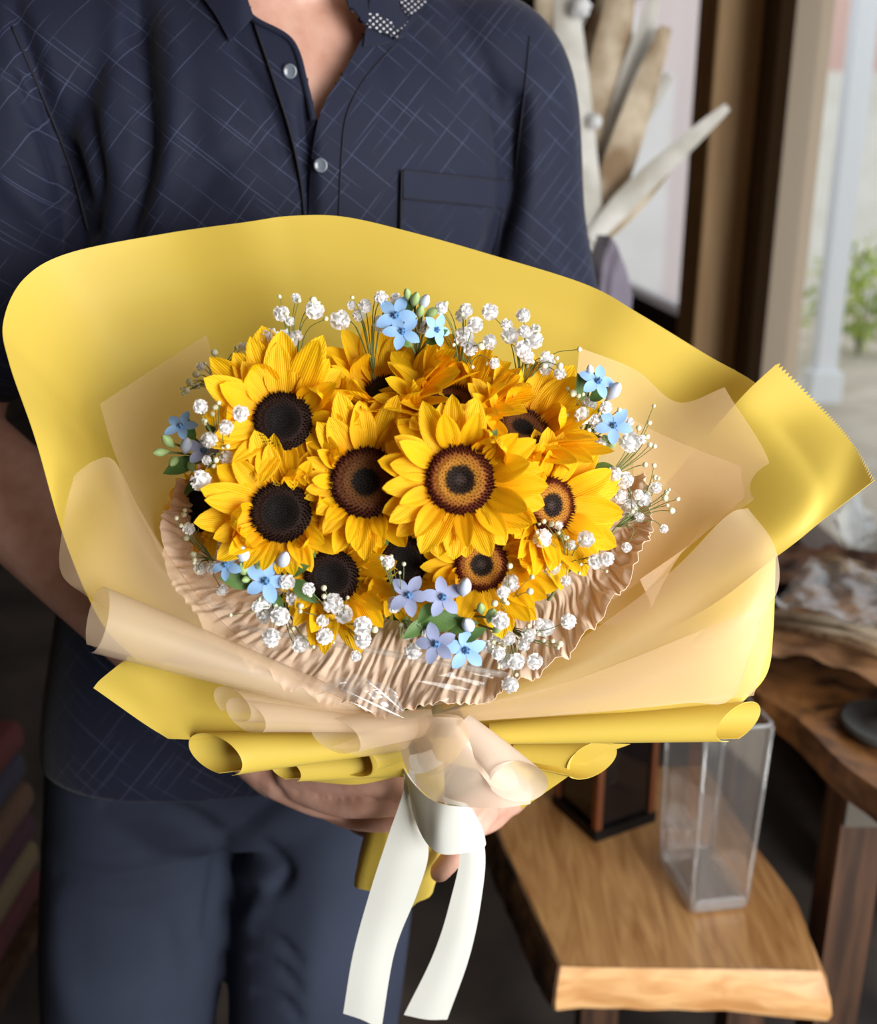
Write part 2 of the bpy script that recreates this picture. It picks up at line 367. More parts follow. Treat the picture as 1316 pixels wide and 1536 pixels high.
M['vase_glass'] = cello_mat('thin_vase_glass', 1.55, 0.03, 0.018, 0.9); M['edge_glass'] = cello_mat('vase_edge_glass', 1.9, 0.08, 0.16, 0.9)
M['steel'] = mat('bracket_steel', lin(120, 116, 110), 0.45, Metallic=0.8)

def prism(name, loops, m, parent=None, caps=True, smooth=False):
    n = len(loops[0]); V = [v for l in loops for v in l]; F = grid_faces(len(loops), n, True)
    if caps: F += [tuple(range(n))[::-1], tuple(range((len(loops) - 1) * n, len(loops) * n))]
    return mk(name, V, F, m, parent, smooth)
# low live-edge bench
BZ = 0.40
bench = empty('live_edge_bench', (0.3, 1.25, 0)); tag(bench, 'low bench with a thick honey coloured live-edge slab under the glass vase', 'bench')
def rel(o, pts): return [np.array(p) - np.array(o.location) for p in pts]
leftpx = [(842, 1447), (820, 1400), (792, 1340), (768, 1290), (748, 1240), (738, 1190), (752, 1150)]
rightpx = [(1060, 1150), (1120, 1250), (1165, 1310), (1196, 1355), (1214, 1405), (1228, 1455)]
left = crs([Wz(x, y, BZ) for x, y in leftpx], 26); right = crs([Wz(x, y, BZ) for x, y in rightpx], 22)
front = crs([Wz(x, y, BZ) for x, y in [(1228, 1455), (1100, 1451), (960, 1449), (842, 1447)]], 12)[1:-1]
top = np.vstack([left, right, front]); n = len(top); cen = top.mean(0)
def outward(P, d):
    T = np.roll(P, -1, 0) - np.roll(P, 1, 0); Nn = np.stack([T[:, 1], -T[:, 0], 0 * T[:, 0]], 1); Nn /= np.linalg.norm(Nn, axis=1)[:, None] + 1e-9
    s = np.sign(np.sum(Nn * (P - cen), 1).mean()) or 1
    return P + Nn * s * np.asarray(d)[:, None]
nl = len(left); k = np.arange(n)
flare = np.where(k < nl, 0.016, np.where(k < nl + len(right), 0.008, 0.010)) + rng.normal(0, 0.0012, n)
rr_ = np.arange(len(right)); flare[nl:nl + len(right)] += 0.016 * np.clip((rr_ - len(right) + 9) / 8, 0, 1) ** 2; flare[nl + len(right):] += 0.010 * np.clip(1 - np.arange(n - nl - len(right)) / 3, 0, 1)
def lvl(f, z): q = outward(top, flare * f); q[:, 2] = z; return q
loops = [lvl(0, BZ), lvl(0.18, BZ - 0.004), lvl(0.8, BZ - 0.022), lvl(1.0, BZ - 0.040), lvl(0.8, BZ - 0.052)]
slab = prism('slab', [rel(bench, l) for l in loops[::-1]], M['bench_wood'], bench)
bandV = [l[list(range(nl))] for l in [outward(l, np.full(n, 0.0022)) for l in loops]]
bk = mk('bark_edge', rel(bench, np.vstack(bandV)), grid_faces(5, nl), M['bark'], bench); thicken(bk, 0.003, 1)
fi = [nl + len(right) - 1] + list(range(nl + len(right), n)) + [0]
cutV = [l[fi] for l in [outward(l, np.full(n, 0.0022)) for l in loops]]
ck = mk('cut_edge', rel(bench, np.vstack(cutV)), grid_faces(5, len(fi)), M['cut_wood'], bench); thicken(ck, 0.003, 1)
for y in (1.12, 1.52):
    mk('trestle', *join([box_geo((0.02 + s * 0.10, y - 1.25, (BZ - 0.05) / 2), (0.05, 0.05, BZ - 0.05)) for s in (-1, 1)] + [box_geo((0.02, y - 1.25, BZ - 0.07), (0.28, 0.04, 0.05))]), M['dark_wood'], bench, smooth=False)

# tall rectangular glass vase on the bench
va = Wz(1036, 1374, BZ); vase = empty('glass_vase', tuple(va)); tag(vase, 'tall clear rectangular glass vase standing on the honey coloured bench', 'vase')
vase.rotation_euler = (0, 0, math.radians(9))
def vloop(i, z, fl=0.0):
    w_, d_ = 0.080, 0.115
    x0, x1, y0, y1 = i - fl, w_ - i + fl, i - fl, d_ - i + fl; c = 0.006
    return [np.array(q + (z,)) for q in [(x0 + c, y0), (x1 - c, y0), (x1, y0 + c), (x1, y1 - c), (x1 - c, y1), (x0 + c, y1), (x0, y1 - c), (x0, y0 + c)]]
L_ = [vloop(0.003, 0.0), vloop(0, 0.004)] + [vloop(0, z, z * 0.02) for z in np.linspace(0.01, 0.27, 5)] + [vloop(0.004, 0.27, 0.0054)] + [vloop(0.004, z, z * 0.02) for z in np.linspace(0.26, 0.03, 5)] + [vloop(0.007, 0.018)]
prism('walls', L_, M['vase_glass'], vase)
prism('base', [vloop(0.004, 0.001), vloop(0.001, 0.004), vloop(0.001, 0.016), vloop(0.003, 0.018)], M['edge_glass'], vase)
for (x_, y_) in ((0.003, 0.003), (0.077, 0.003), (0.003, 0.112), (0.077, 0.112)):
    sx_, sy_ = (-1 if x_ < .04 else 1), (-1 if y_ < .05 else 1)
    mk('corner_edge', *tube_geo([(x_, y_, 0.01), (x_ + sx_ * .0053, y_ + sy_ * .0053, 0.268)], 0.0024, 8), M['edge_glass'], vase)
mk('rim', *tube_geo([q + np.array([0, 0, 0]) for q in vloop(0.002, 0.2695, 0.0054)] + [vloop(0.002, 0.2695, 0.0054)[0]], 0.0022, 6, False), M['edge_glass'], vase)
# copper edged lantern behind the vase
M['copper'] = mat('aged_copper', lin(150, 96, 66), 0.35, Metallic=0.7); M['smoke_glass'] = mat('smoky_glass', lin(26, 22, 22), 0.08)
ln = empty('candle_lantern', tuple(Wz(936, 1245, BZ))); tag(ln, 'dark box lantern with copper edges beside the glass vase', 'lantern'); ln.rotation_euler = (0, 0, math.radians(28))
mk('base', *box_geo((0, 0.05, 0.008), (0.11, 0.11, 0.016)), M['iron'], ln, smooth=False)
mk('roof', *box_geo((0, 0.05, 0.225), (0.115, 0.115, 0.012)), M['iron'], ln, smooth=False)
for x in (-0.048, 0.048):
    for y in (0.002, 0.098): mk('corner_post', *box_geo((x, y, 0.118), (0.010, 0.010, 0.205)), M['copper'], ln, smooth=False)
for c, s in (((0, 0.004, 0.118), (0.086, 0.003, 0.2)), ((0, 0.096, 0.118), (0.086, 0.003, 0.2)), ((-0.046, 0.05, 0.118), (0.003, 0.086, 0.2)), ((0.046, 0.05, 0.118), (0.003, 0.086, 0.2))):
    mk('glass_pane', *box_geo(c, s), M['smoke_glass'], ln, smooth=False)

# burl side table against the wall
TZ = 0.62
tb = empty('burl_table', (0.62, 1.4, 0)); tag(tb, 'dark burl wood table with a knotty live edge standing against the window wall', 'table')
epx = [(1096, 985), (1118, 1020), (1142, 1042), (1175, 1062), (1205, 1088), (1242, 1120), (1282, 1158), (1330, 1196), (1400, 1252)]
edge = crs([Wz(x, y, TZ) for x, y in epx], 48); edge[:, 0] += 0.003 * np.sin(np.arange(48) * 0.35)
out = np.vstack([edge, [[0.84, edge[-1][1], TZ]], [[0.84, edge[0][1], TZ]]])
cen = out.mean(0); n2 = len(out)
tl = []
for f, z in ((0, TZ), (0.3, TZ - 0.004), (1, TZ - 0.018), (0.6, TZ - 0.038)):
    q = out.copy(); q[:48, 0] -= 0.008 * f; q[:, 2] = z; tl.append(rel(tb, q))
prism('top', tl[::-1], M['burl'], tb)
for (x, y) in ((0.56, 1.16), (0.56, 1.62), (0.78, 1.16), (0.78, 1.62)):
    lg = mk('leg', *box_geo((x - 0.62, y - 1.4, (TZ - 0.04) / 2), (0.06, 0.06, TZ - 0.04)), M['dark_wood'], tb, smooth=False)
    mk('bracket', *box_geo((x - 0.62, y - 1.4 - 0.033, TZ - 0.09), (0.056, 0.004, 0.075)), M['steel'], lg, smooth=False)

# things lying on the burl table
M['kraft_bg'] = mat('brown_kraft', lin(150, 106, 66), 0.8); noise_col(M['kraft_bg'], lin(120, 82, 50), lin(172, 126, 82), 14, 4)
M['dry'] = mat('dried_plant', lin(176, 156, 128), 0.85); noise_col(M['dry'], lin(140, 116, 88), lin(208, 194, 170), 12, 4)
M['dry_grey'] = mat('pale_dried_leaf', lin(196, 194, 186), 0.8); noise_col(M['dry_grey'], lin(170, 166, 154), lin(214, 212, 206), 10, 3)
M['dry_brown'] = mat('brown_dried_leaf', lin(120, 92, 62), 0.85); noise_col(M['dry_brown'], lin(84, 62, 42), lin(170, 140, 102), 40, 4)
def crumple(name, c, ux, uy, sx, sy, m, parent, amp=0.012, nn=22, seed=0, fold=0.0, lift=0.0):
    r = np.random.default_rng(seed); V = []; ph = r.uniform(0, 6, 8); fr = r.uniform(2, 7, 8); an = r.uniform(0, 6.28, 8)
    ux, uy = np.array(ux, float), np.array(uy, float); nz_ = np.cross(ux, uy)
    for i in range(nn):
        for j in range(nn):
            s, t = i / (nn - 1) - .5, j / (nn - 1) - .5
            h = sum(abs(math.sin(fr[q] * 3 * (s * math.cos(an[q]) + t * math.sin(an[q])) + ph[q])) for q in range(8)) / 8 * amp * 2
            V.append(np.array(c) + ux * s * sx + uy * t * sy + nz_ * (h + fold * (4 * t * t) + lift * s))
    return thicken(mk(name, V, grid_faces(nn, nn), m, parent), 0.0006)
pb = empty('dried_flower_parcel', tuple(Wz(1262, 1010, TZ) )); tag(pb, 'dried flowers wrapped in brown kraft paper and clear film on the burl table', 'parcel')
crumple('kraft_paper', (0.06, 0.05, 0.012), (0.8, -0.6, 0), (0.6, 0.8, 0), 0.30, 0.34, M['kraft_bg'], pb, 0.02, seed=3, fold=0.012)
crumple('clear_sleeve', (0.05, 0.03, 0.06), (0.8, -0.6, 0), (0.6, 0.8, 0), 0.26, 0.22, cello_mat('sleeve_film', 1.5, 0.12, 0.07), pb, 0.022, seed=5, fold=0.02)
for k in range(9):
    a = rng.uniform(-0.10, 0.10)
    mk('dried_stem', *tube_geo([(-0.15 + rng.uniform(0, .05), 0.12 + a * 0.3, 0.045), (0.0, a * 0.5, 0.055 + rng.uniform(0, .015)), (0.12, -0.10 + a, 0.05)], [0.004, 0.005, 0.012], 6), M['dry_brown'] if k % 2 else M['dry'], pb)
pw = empty('film_wrapped_bunch', tuple(Wz(1285, 850, TZ))); tag(pw, 'pale bunch wrapped in white and clear film behind the kraft parcel', 'parcel')
crumple('white_film', (0.02, 0.02, 0.02), (0.5, 0.86, 0), (-0.86, 0.5, 0.2), 0.22, 0.12, M['dry_grey'], pw, 0.02, seed=11, fold=0.06)
crumple('clear_film', (0.0, 0.0, 0.05), (0.5, 0.86, 0), (-0.86, 0.5, 0.2), 0.22, 0.12, M['cello'], pw, 0.02, seed=12, fold=0.04)
pd = empty('brown_paper_bundle', tuple(Wz(1225, 905, TZ))); tag(pd, 'dark brown paper bundle lying between the two film-wrapped parcels', 'parcel')
M['dark_kraft'] = mat('dark_brown_paper', lin(84, 54, 36), 0.8); noise_col(M['dark_kraft'], lin(58, 36, 25), lin(112, 76, 50), 16, 4)
crumple('paper', (0.05, 0.02, 0.01), (0.9, -0.4, 0), (0.4, 0.9, 0), 0.24, 0.20, M['dark_kraft'], pd, 0.03, seed=21, fold=0.01)
for k in range(6): mk('dried_stem', *tube_geo([(-0.04, 0.05 + 0.012 * k, 0.03), (0.05, 0.01 + 0.012 * k, 0.05 + 0.004 * (k % 3)), (0.15, -0.05 + 0.014 * k, 0.035)], [0.005, 0.006, 0.004], 6), M['dry_brown'], pd)
def lathe(prof, seg=28):
    V = []
    for r_, z in prof:
        for k in range(seg): V.append((r_ * math.cos(2 * math.pi * k / seg), r_ * math.sin(2 * math.pi * k / seg), z))
    return V, grid_faces(len(prof), seg, True)
M['slate'] = mat('dark_grey_ceramic', lin(70, 70, 68), 0.4)
ds = tag(mk('ceramic_dish', *lathe([(0.001, 0.0), (0.05, 0.0), (0.062, 0.006), (0.066, 0.014), (0.06, 0.016), (0.035, 0.012), (0.022, 0.03), (0.02, 0.05), (0.001, 0.05)]), M['slate']), 'dark grey round footed dish at the edge of the burl table', 'dish')
ds.location = tuple(Wz(1318, 1118, TZ) + np.array([0.03, 0.03, 0]))
th = np.linspace(0, 2 * math.pi, 40)
hp = empty('iron_hoop_stand', tuple(Wz(1356, 960, TZ))); tag(hp, 'black iron hoop on a short stand at the end of the burl table', 'stand')
mk('hoop', *tube_geo(np.stack([0.034 * np.cos(th), 0 * th, 0.19 + 0.055 * np.sin(th)], 1), 0.008, 8, False), M['iron'], hp)
mk('foot', *join([tube_geo([(0, 0, 0.0), (0, 0, 0.14)], 0.008), lathe([(0.001, 0), (0.035, 0), (0.034, 0.008), (0.001, 0.012)])]), M['iron'], hp)

# dried arrangement in film in front of the window
dr = empty('dried_arrangement', (0.30, 1.95, 0.0)); tag(dr, 'tall dried palm leaves and branches wrapped in clear film by the window', 'dried plants')
def blade(px, wd, m, Y, nm='leaf_blade', tw=0.3):
    path = crs([W(x, y, Y + i * 0.03) for i, (x, y) in enumerate(px)], 24); V = []
    for i, q in enumerate(path):
        f = i / 23; wv = wd * (0.25 + 0.75 * math.sin(math.pi * min(1, 0.12 + f * 0.86)) ** 0.8); T = path[min(i + 1, 23)] - path[max(i - 1, 0)]; T /= np.linalg.norm(T)
        s = np.cross(T, [tw * math.sin(3 * f), -1, 0.1]); s /= np.linalg.norm(s)
        for k in (-1, -.5, 0, .5, 1): V.append(q + s * wv * k + np.array([0, 0.25 * wv * (k * k), 0]))
    return thicken(mk(nm, rel(dr, V), grid_faces(24, 5), m, dr), 0.0012)
blade([(885, 400), (868, 240), (846, -60)], 0.040, M['dry_grey'], 1.9)
blade([(880, 380), (900, 200), (942, -60)], 0.048, M['dry'], 2.0)
blade([(888, 370), (935, 230), (1000, 40)], 0.032, M['dry'], 1.95)
blade([(886, 360), (960, 280), (1092, 160)], 0.022, M['dry_grey'], 1.9)
blade([(886, 365), (950, 300), (1020, 225)], 0.026, M['dry'], 1.95)
blade([(880, 330), (878, 150), (900, 20)], 0.05, M['dry_brown'], 2.1)
blade([(870, 330), (850, 150), (815, -30)], 0.045, M['dry'], 2.1)
blade([(884, 370), (915, 300), (955, 120)], 0.024, M['dry_brown'], 2.05)
blade([(870, 340), (890, 120), (800, -60)], 0.04, M['dry_grey'], 2.15)
for (x, y, r_) in ((872, 10, 0.018), (893, 182, 0.013)):
    bm_v, bm_f = ball_geo((0, 0, 0), r_, 8, 12); q = W(x, y, 1.93)
    mk('cotton_puff', rel(dr, [np.array(v) * (1 + 0.15 * math.sin(9 * v[0] / r_ + 7 * v[2] / r_)) + q for v in bm_v]), bm_f, M['white_bloom'], dr)
for k in range(16):
    x1 = rng.uniform(790, 1010); y1 = rng.uniform(-80, 190); xm = (x1 + 885) / 2 + rng.uniform(-25, 25)
    blade([(882, 380), (xm, (y1 + 380) / 2 - 20), (x1, y1)], rng.uniform(.012, .03), M[('dry', 'dry_brown', 'dry_grey', 'dry_brown')[k % 4]], rng.uniform(2.0, 2.25))
# branch bundle down to the floor and its bucket
mk('branch', *join([tube_geo(rel(dr, crs([(0.30 + dx, 1.95 + dy, 0.05), W(886, 380, 1.95)], 8)), 0.008, 6) for dx, dy in ((0, 0), (.03, .02), (-.03, .02), (.02, -.03))]), M['dry_brown'], dr)
mk('bucket', *lathe([(0.001, 0.0), (0.09, 0.0), (0.115, 0.3), (0.12, 0.3), (0.11, 0.29), (0.085, 0.01)]), M['slate'], dr)
cf = empty('film_cone', (0.34, 1.75, 0.0)); tag(cf, 'grey violet glossy film cone beside the left shirt sleeve', 'film wrap')
M['violet_film'] = sheet_mat('violet_grey_film', lin(158, 150, 168), lin(170, 160, 180), 0.25, 0.3, 0.06, 0.12)
G = dense([WL([(896, 352, 1.72), (922, 362, 1.66), (948, 440, 1.72), (940, 500, 1.78)]), WL([(880, 430, 1.74), (905, 430, 1.68), (935, 500, 1.72), (925, 560, 1.78)]), WL([(880, 700, 1.74), (895, 700, 1.70), (905, 700, 1.72), (905, 700, 1.76)])], 24, 24)
G += 0.006 * np.sin(np.arange(24) * 1.7)[None, :, None] * np.array([0.3, 1, 0])
thicken(mk('wrap', rel(cf, G.reshape(-1, 3)), grid_faces(24, 24), M['violet_film'], cf), 0.0006)
b0 = W(895, 700, 1.72); mk('stalks', *tube_geo(rel(cf, [b0, (0.34, 1.75, 0.0)]), [0.03, 0.05], 10), M['dry_brown'], cf)

# dark corner behind the person
M['fab'] = [mat('folded_cloth_%d' % i, lin(*c), 0.9) for i, c in enumerate([(84, 40, 42), (110, 92, 66), (66, 36, 46), (92, 66, 50), (54, 50, 62), (92, 40, 38)])]
bs = empty('low_stool', (-0.86, 1.36, 0.0)); tag(bs, 'low dark stool under the pile of folded cloths', 'stool')
mk('seat', *box_geo((0, 0, 0.085), (0.36, 0.3, 0.03)), M['dark_wood'], bs, smooth=False)
for x in (-.15, .15):
    for y in (-.12, .12): mk('leg', *box_geo((x, y, 0.035), (0.035, 0.035, 0.07)), M['dark_wood'], bs, smooth=False)
names = ['deep red', 'tan', 'plum', 'brown', 'slate blue', 'brick red']
for i in range(6):
    v, f = box_geo((-0.86 + rng.uniform(-.005, .005), 1.36, 0.133 + i * 0.058), (0.33, 0.27, 0.053))
    o = bevel(mk('folded_cloth', v, f, M['fab'][i]), 0.02, 4)
    tag(o, '%s folded cloth in the pile on the low stool' % names[i], 'cloth', 'folded cloths on the stool')
M['olive'] = mat('olive_enamel', lin(98, 100, 62), 0.5)
bu = empty('olive_bucket', (-0.40, 1.62, 0.0)); tag(bu, 'olive green bucket on the floor behind the legs', 'bucket')
mk('body', *lathe([(0.001, 0.0), (0.10, 0.0), (0.13, 0.28), (0.136, 0.285), (0.128, 0.28), (0.098, 0.012), (0.001, 0.012)]), M['olive'], bu)
mk('bail_handle', *tube_geo(np.stack([0.132 * np.cos(th[:21]), 0 * th[:21] - 0.04 * np.sin(th[:21]), 0.27 + 0.10 * np.sin(th[:21])], 1), 0.004, 6), M['iron'], bu)
# ------------------------------------------------------------------ person
def B(u, v, z):
    cx = np.interp(z, [0.4, 0.7, 1.0, 1.4], [-0.225, -0.215, -0.17, -0.13]); cy = np.interp(z, [0.4, 0.7, 1.0, 1.4], [0.94, 0.94, 0.945, 0.95])
    yw = math.radians(np.interp(z, [0.4, 0.7, 1.0, 1.4], [8, 10, 15, 20]))
    return np.array([cx + u * math.cos(yw) + v * math.sin(yw), cy + u * math.sin(yw) - v * math.cos(yw), z])
def ring_solid(prof, n=72, pw=0.82):
    zs = [p[0] for p in prof]; loops = []
    ctl = np.array(prof); dn = crs(ctl, len(prof) * 5)
    V = []
    for z, a, b, dv in dn:
        for k in range(n):
            t = 2 * math.pi * k / n; c, s = math.cos(t), math.sin(t)
            V.append(B(a * np.sign(c) * abs(c) ** pw, dv + b * np.sign(s) * abs(s) ** pw, z))
    m = len(dn); F = grid_faces(m, n, True) + [tuple(range(n))[::-1], tuple(range((m - 1) * n, m * n))]
    return V, F
def limb(pts, rad, n=40, seg=24):
    """closed tapered tube with rounded ends"""
    Pp = crs(np.array(pts), n); R = crs(np.array(rad)[:, None], n)[:, 0]
    t0 = Pp[0] - Pp[1]; t0 /= np.linalg.norm(t0); t1 = Pp[-1] - Pp[-2]; t1 /= np.linalg.norm(t1)
    k = np.linspace(0, math.pi / 2, 5)[1:]
    A = [Pp[0] + t0 * R[0] * math.sin(x) for x in k][::-1]; Ar = [R[0] * max(math.cos(x), 0.03) for x in k][::-1]
    Z = [Pp[-1] + t1 * R[-1] * math.sin(x) for x in k]; Zr = [R[-1] * max(math.cos(x), 0.03) for x in k]
    return tube_geo(np.vstack([A, Pp, Z]), np.concatenate([Ar, R, Zr]), seg)
def remesh(geos, voxel, smooth_it, name):
    V, F = join(geos); me = bpy.data.meshes.new(name + '_raw'); me.from_pydata([tuple(map(float, v)) for v in V], [], F)
    o = bpy.data.objects.new(name + '_raw', me); COL.objects.link(o)
    bm = bmesh.new(); bm.from_mesh(me); bmesh.ops.recalc_face_normals(bm, faces=bm.faces); bm.to_mesh(me); bm.free()
    r = o.modifiers.new('remesh', 'REMESH'); r.mode = 'VOXEL'; r.voxel_size = voxel
    s = o.modifiers.new('smooth', 'SMOOTH'); s.factor = 0.5; s.iterations = smooth_it
    dg = bpy.context.evaluated_depsgraph_get(); dg.update()
    m2 = bpy.data.meshes.new_from_object(o.evaluated_get(dg)); m2.name = name
    COL.objects.unlink(o); bpy.data.objects.remove(o); bpy.data.meshes.remove(me)
    m2.polygons.foreach_set('use_smooth', [True] * len(m2.polygons))
    return m2
def getco(me):
    a = np.empty(len(me.vertices) * 3); me.vertices.foreach_get('co', a); return a.reshape(-1, 3)
def folds(me, lines, front_y=None):
    """press or raise creases along the given pixel lines, along the cloth's own normals"""
    co = getco(me); nm = np.empty(len(me.vertices) * 3); me.vertices.foreach_get('normal', nm); nm = nm.reshape(-1, 3)
    px = to_px(co); face = nm[:, 1] < 0.15
    d = np.zeros(len(co))
    for pts, amp, wid in lines:
        q = crs(np.array(pts, float), 60); best = np.full(len(co), 1e9); bi = np.zeros(len(co), int)
        for i in range(60):
            dd = np.hypot(px[:, 0] - q[i, 0], px[:, 1] - q[i, 1]); k = dd < best; best[k] = dd[k]; bi[k] = i
        tpr = np.clip(np.sin(np.pi * (bi + 6) / 71), 0, 1) ** 0.5
        d += amp * tpr * np.exp(-(best / wid) ** 2) * face
    me.vertices.foreach_set('co', (co + nm * d[:, None]).ravel()); me.update()

# joints, laid out from the pose
SH_A, EL_A, WR_A = W(52, 120, 0.885), W(-78, 650, 0.83), W(418, 1146, 0.695)     # arm with the bare forearm
SH_B, EL_B, WR_B = W(742, 128, 1.015), W(842, 640, 1.03), W(752, 1178, 0.735)    # arm behind the bouquet
torso = [(0.72, 0.14, 0.09, 0), (0.80, 0.155, 0.10, 0), (0.92, 0.158, 0.10, 0), (1.05, 0.155, 0.10, 0), (1.2, 0.17, 0.105, 0), (1.30, 0.175, 0.100, 0), (1.36, 0.165, 0.088, 0), (1.40, 0.14, 0.074, -0.004), (1.435, 0.10, 0.062, -0.008), (1.465, 0.07, 0.055, -0.008)]
bodyg = [ring_solid(torso)]
bodyg.append(limb([B(0, -0.01, 1.40), B(0, 0.005, 1.48), B(0, 0.025, 1.56)], [0.064, 0.058, 0.058]))
HD = -0.028                                  # how far the chin sinks towards the chest
def bball(c, r): v, f = ball_geo(c, r, 16, 24); return [B(x[0], x[1], x[2] + HD) for x in v], f
bodyg += [bball((0, 0.035, 1.655), (0.076, 0.096, 0.110)), bball((0, 0.07, 1.585), (0.056, 0.058, 0.052)), bball((0, 0.105, 1.56), (0.026, 0.02, 0.022)),
          bball((0, 0.128, 1.628), (0.013, 0.017, 0.016)), bball((0, 0.12, 1.65), (0.009, 0.012, 0.026)), bball((0, 0.124, 1.592), (0.024, 0.008, 0.006)), bball((0, 0.121, 1.582), (0.021, 0.009, 0.006)),
          bball((0.077, 0.02, 1.64), (0.009, 0.018, 0.030)), bball((-0.077, 0.02, 1.64), (0.009, 0.018, 0.030)), bball((0, 0.112, 1.678), (0.05, 0.02, 0.012))]
bodyg.append(limb([B(-0.13, 0, 1.385), SH_A, (SH_A * 0.5 + EL_A * 0.5), EL_A], [0.045, 0.046, 0.042, 0.040]))
bodyg.append(limb([EL_A, EL_A * 0.72 + WR_A * 0.28, EL_A * 0.35 + WR_A * 0.65, WR_A], [0.041, 0.044, 0.035, 0.027]))
bodyg.append(limb([B(0.13, 0, 1.385), SH_B, (SH_B * 0.5 + EL_B * 0.5), EL_B], [0.045, 0.046, 0.042, 0.040]))
bodyg.append(limb([EL_B, EL_B * 0.72 + WR_B * 0.28, EL_B * 0.35 + WR_B * 0.65, WR_B], [0.041, 0.044, 0.035, 0.027]))
def fing(pts, rad): bodyg.append(limb(WL(pts), rad, 22, 12))
# hand coming from the bare forearm: palm, four fingers closing round the stems, thumb on top in front
fing([(418, 1146, .695), (470, 1160, .685), (520, 1172, .68)], [.026, .027, .024])
fing([(425, 1160, .685), (480, 1185, .675), (525, 1200, .672)], [.022, .021, .018])
fing([(430, 1140, .70), (490, 1150, .695), (540, 1165, .69)], [.02, .02, .016])
fing([(440, 1158, .668), (500, 1166, .645), (560, 1172, .628), (612, 1182, .622)], [.015, .0125, .0112, .0095])          # thumb
fing([(450, 1178, .665), (505, 1203, .645), (560, 1207, .628), (618, 1206, .624)], [.013, .0112, .0098, .008])            # index
fing([(470, 1195, .68), (520, 1222, .668), (570, 1230, .645), (622, 1232, .632)], [.012, .0105, .0095, .0078])             # middle
fing([(500, 1190, .695), (545, 1235, .698), (600, 1246, .703), (650, 1246, .69)], [.012, .0105, .009, .0075])              # ring
fing([(510, 1170, .70), (560, 1205, .712), (615, 1215, .712), (655, 1212, .70)], [.011, .0095, .0085, .0072])              # little
# other hand: comes from behind on the far side of the stems, forefinger pointing down along them
fing([(752, 1178, .735), (735, 1190, .715), (716, 1205, .70)], [.026, .026, .022])
fing([(745, 1195, .725), (728, 1215, .705), (712, 1228, .695)], [.020, .019, .016])
fing([(736, 1205, .70), (722, 1226, .668), (694, 1268, .645), (660, 1308, .634)], [.012, .0105, .0095, .008])               # forefinger
fing([(728, 1190, .70), (716, 1200, .672), (690, 1214, .645), (660, 1226, .632)], [.012, .0105, .0095, .008])               # thumb side
fing([(726, 1212, .71), (700, 1256, .71), (662, 1286, .705), (625, 1296, .70)], [.012, .0105, .0095, .008])
fing([(722, 1216, .715), (690, 1268, .722), (650, 1290, .718), (615, 1292, .708)], [.0115, .010, .009, .0075])
fing([(715, 1205, .72), (680, 1236, .73), (640, 1250, .728), (608, 1248, .715)], [.0105, .009, .0085, .007])
# legs
HA, KA, AA = B(-0.098, 0.0, 0.72), np.array([-0.333, 0.86, 0.40]), np.array([-0.33, 0.93, 0.05])
HB, KB, AB = B(0.098, 0.0, 0.72), np.array([-0.137, 0.86, 0.38]), np.array([-0.13, 0.95, 0.05])
for h, k_, a_ in ((HA, KA, AA), (HB, KB, AB)):
    bodyg.append(limb([h, h * .5 + k_ * .5, k_], [0.070, 0.064, 0.05])); bodyg.append(limb([k_, k_ * .6 + a_ * .4, a_], [0.05, 0.05, 0.035])); bodyg.append(limb([a_, a_ + np.array([0.03, -0.12, -0.01])], [0.035, 0.025], 10))
body_me = remesh(bodyg, 0.0026, 3, 'person'); body_me.materials.append(M['skin'])
person = mko('person', body_me); tag(person, 'person in a navy polo shirt and dark blue trousers holding the bouquet with both hands', 'person')

# hair, eyes
M['hair'] = mat('black_hair', lin(26, 22, 20), 0.5)
v, f = ball_geo((0, 0.025, 1.668), (0.084, 0.104, 0.113), 24, 36)
keep = [q for q in f if not (np.mean([v[i][1] for i in q]) > 0.075 and np.mean([v[i][2] for i in q]) < 1.735) and np.mean([v[i][2] for i in q]) > 1.60]
mk('hair', [B(x[0], x[1], x[2] + HD) for x in v], keep, M['hair'], person)
for s in (-1, 1):
    e = mk('eye', *[z if i else [B(*x) for x in z] for i, z in enumerate(ball_geo((s * 0.031, 0.113, 1.655 + HD), (0.013, 0.008, 0.0052), 8, 12))], M['white_paint'], person)
    mk('iris', *[z if i else [B(*x) for x in z] for i, z in enumerate(ball_geo((s * 0.031, 0.1195, 1.655 + HD), (0.0048, 0.0028, 0.0048), 6, 10))], M['hair'], e)
    mk('eyebrow', *tube_geo([B(s * 0.015, 0.128, 1.674 + HD), B(s * 0.032, 0.127, 1.678 + HD), B(s * 0.05, 0.115, 1.674 + HD)], [0.004, 0.004, 0.002], 6), M['hair'], person)

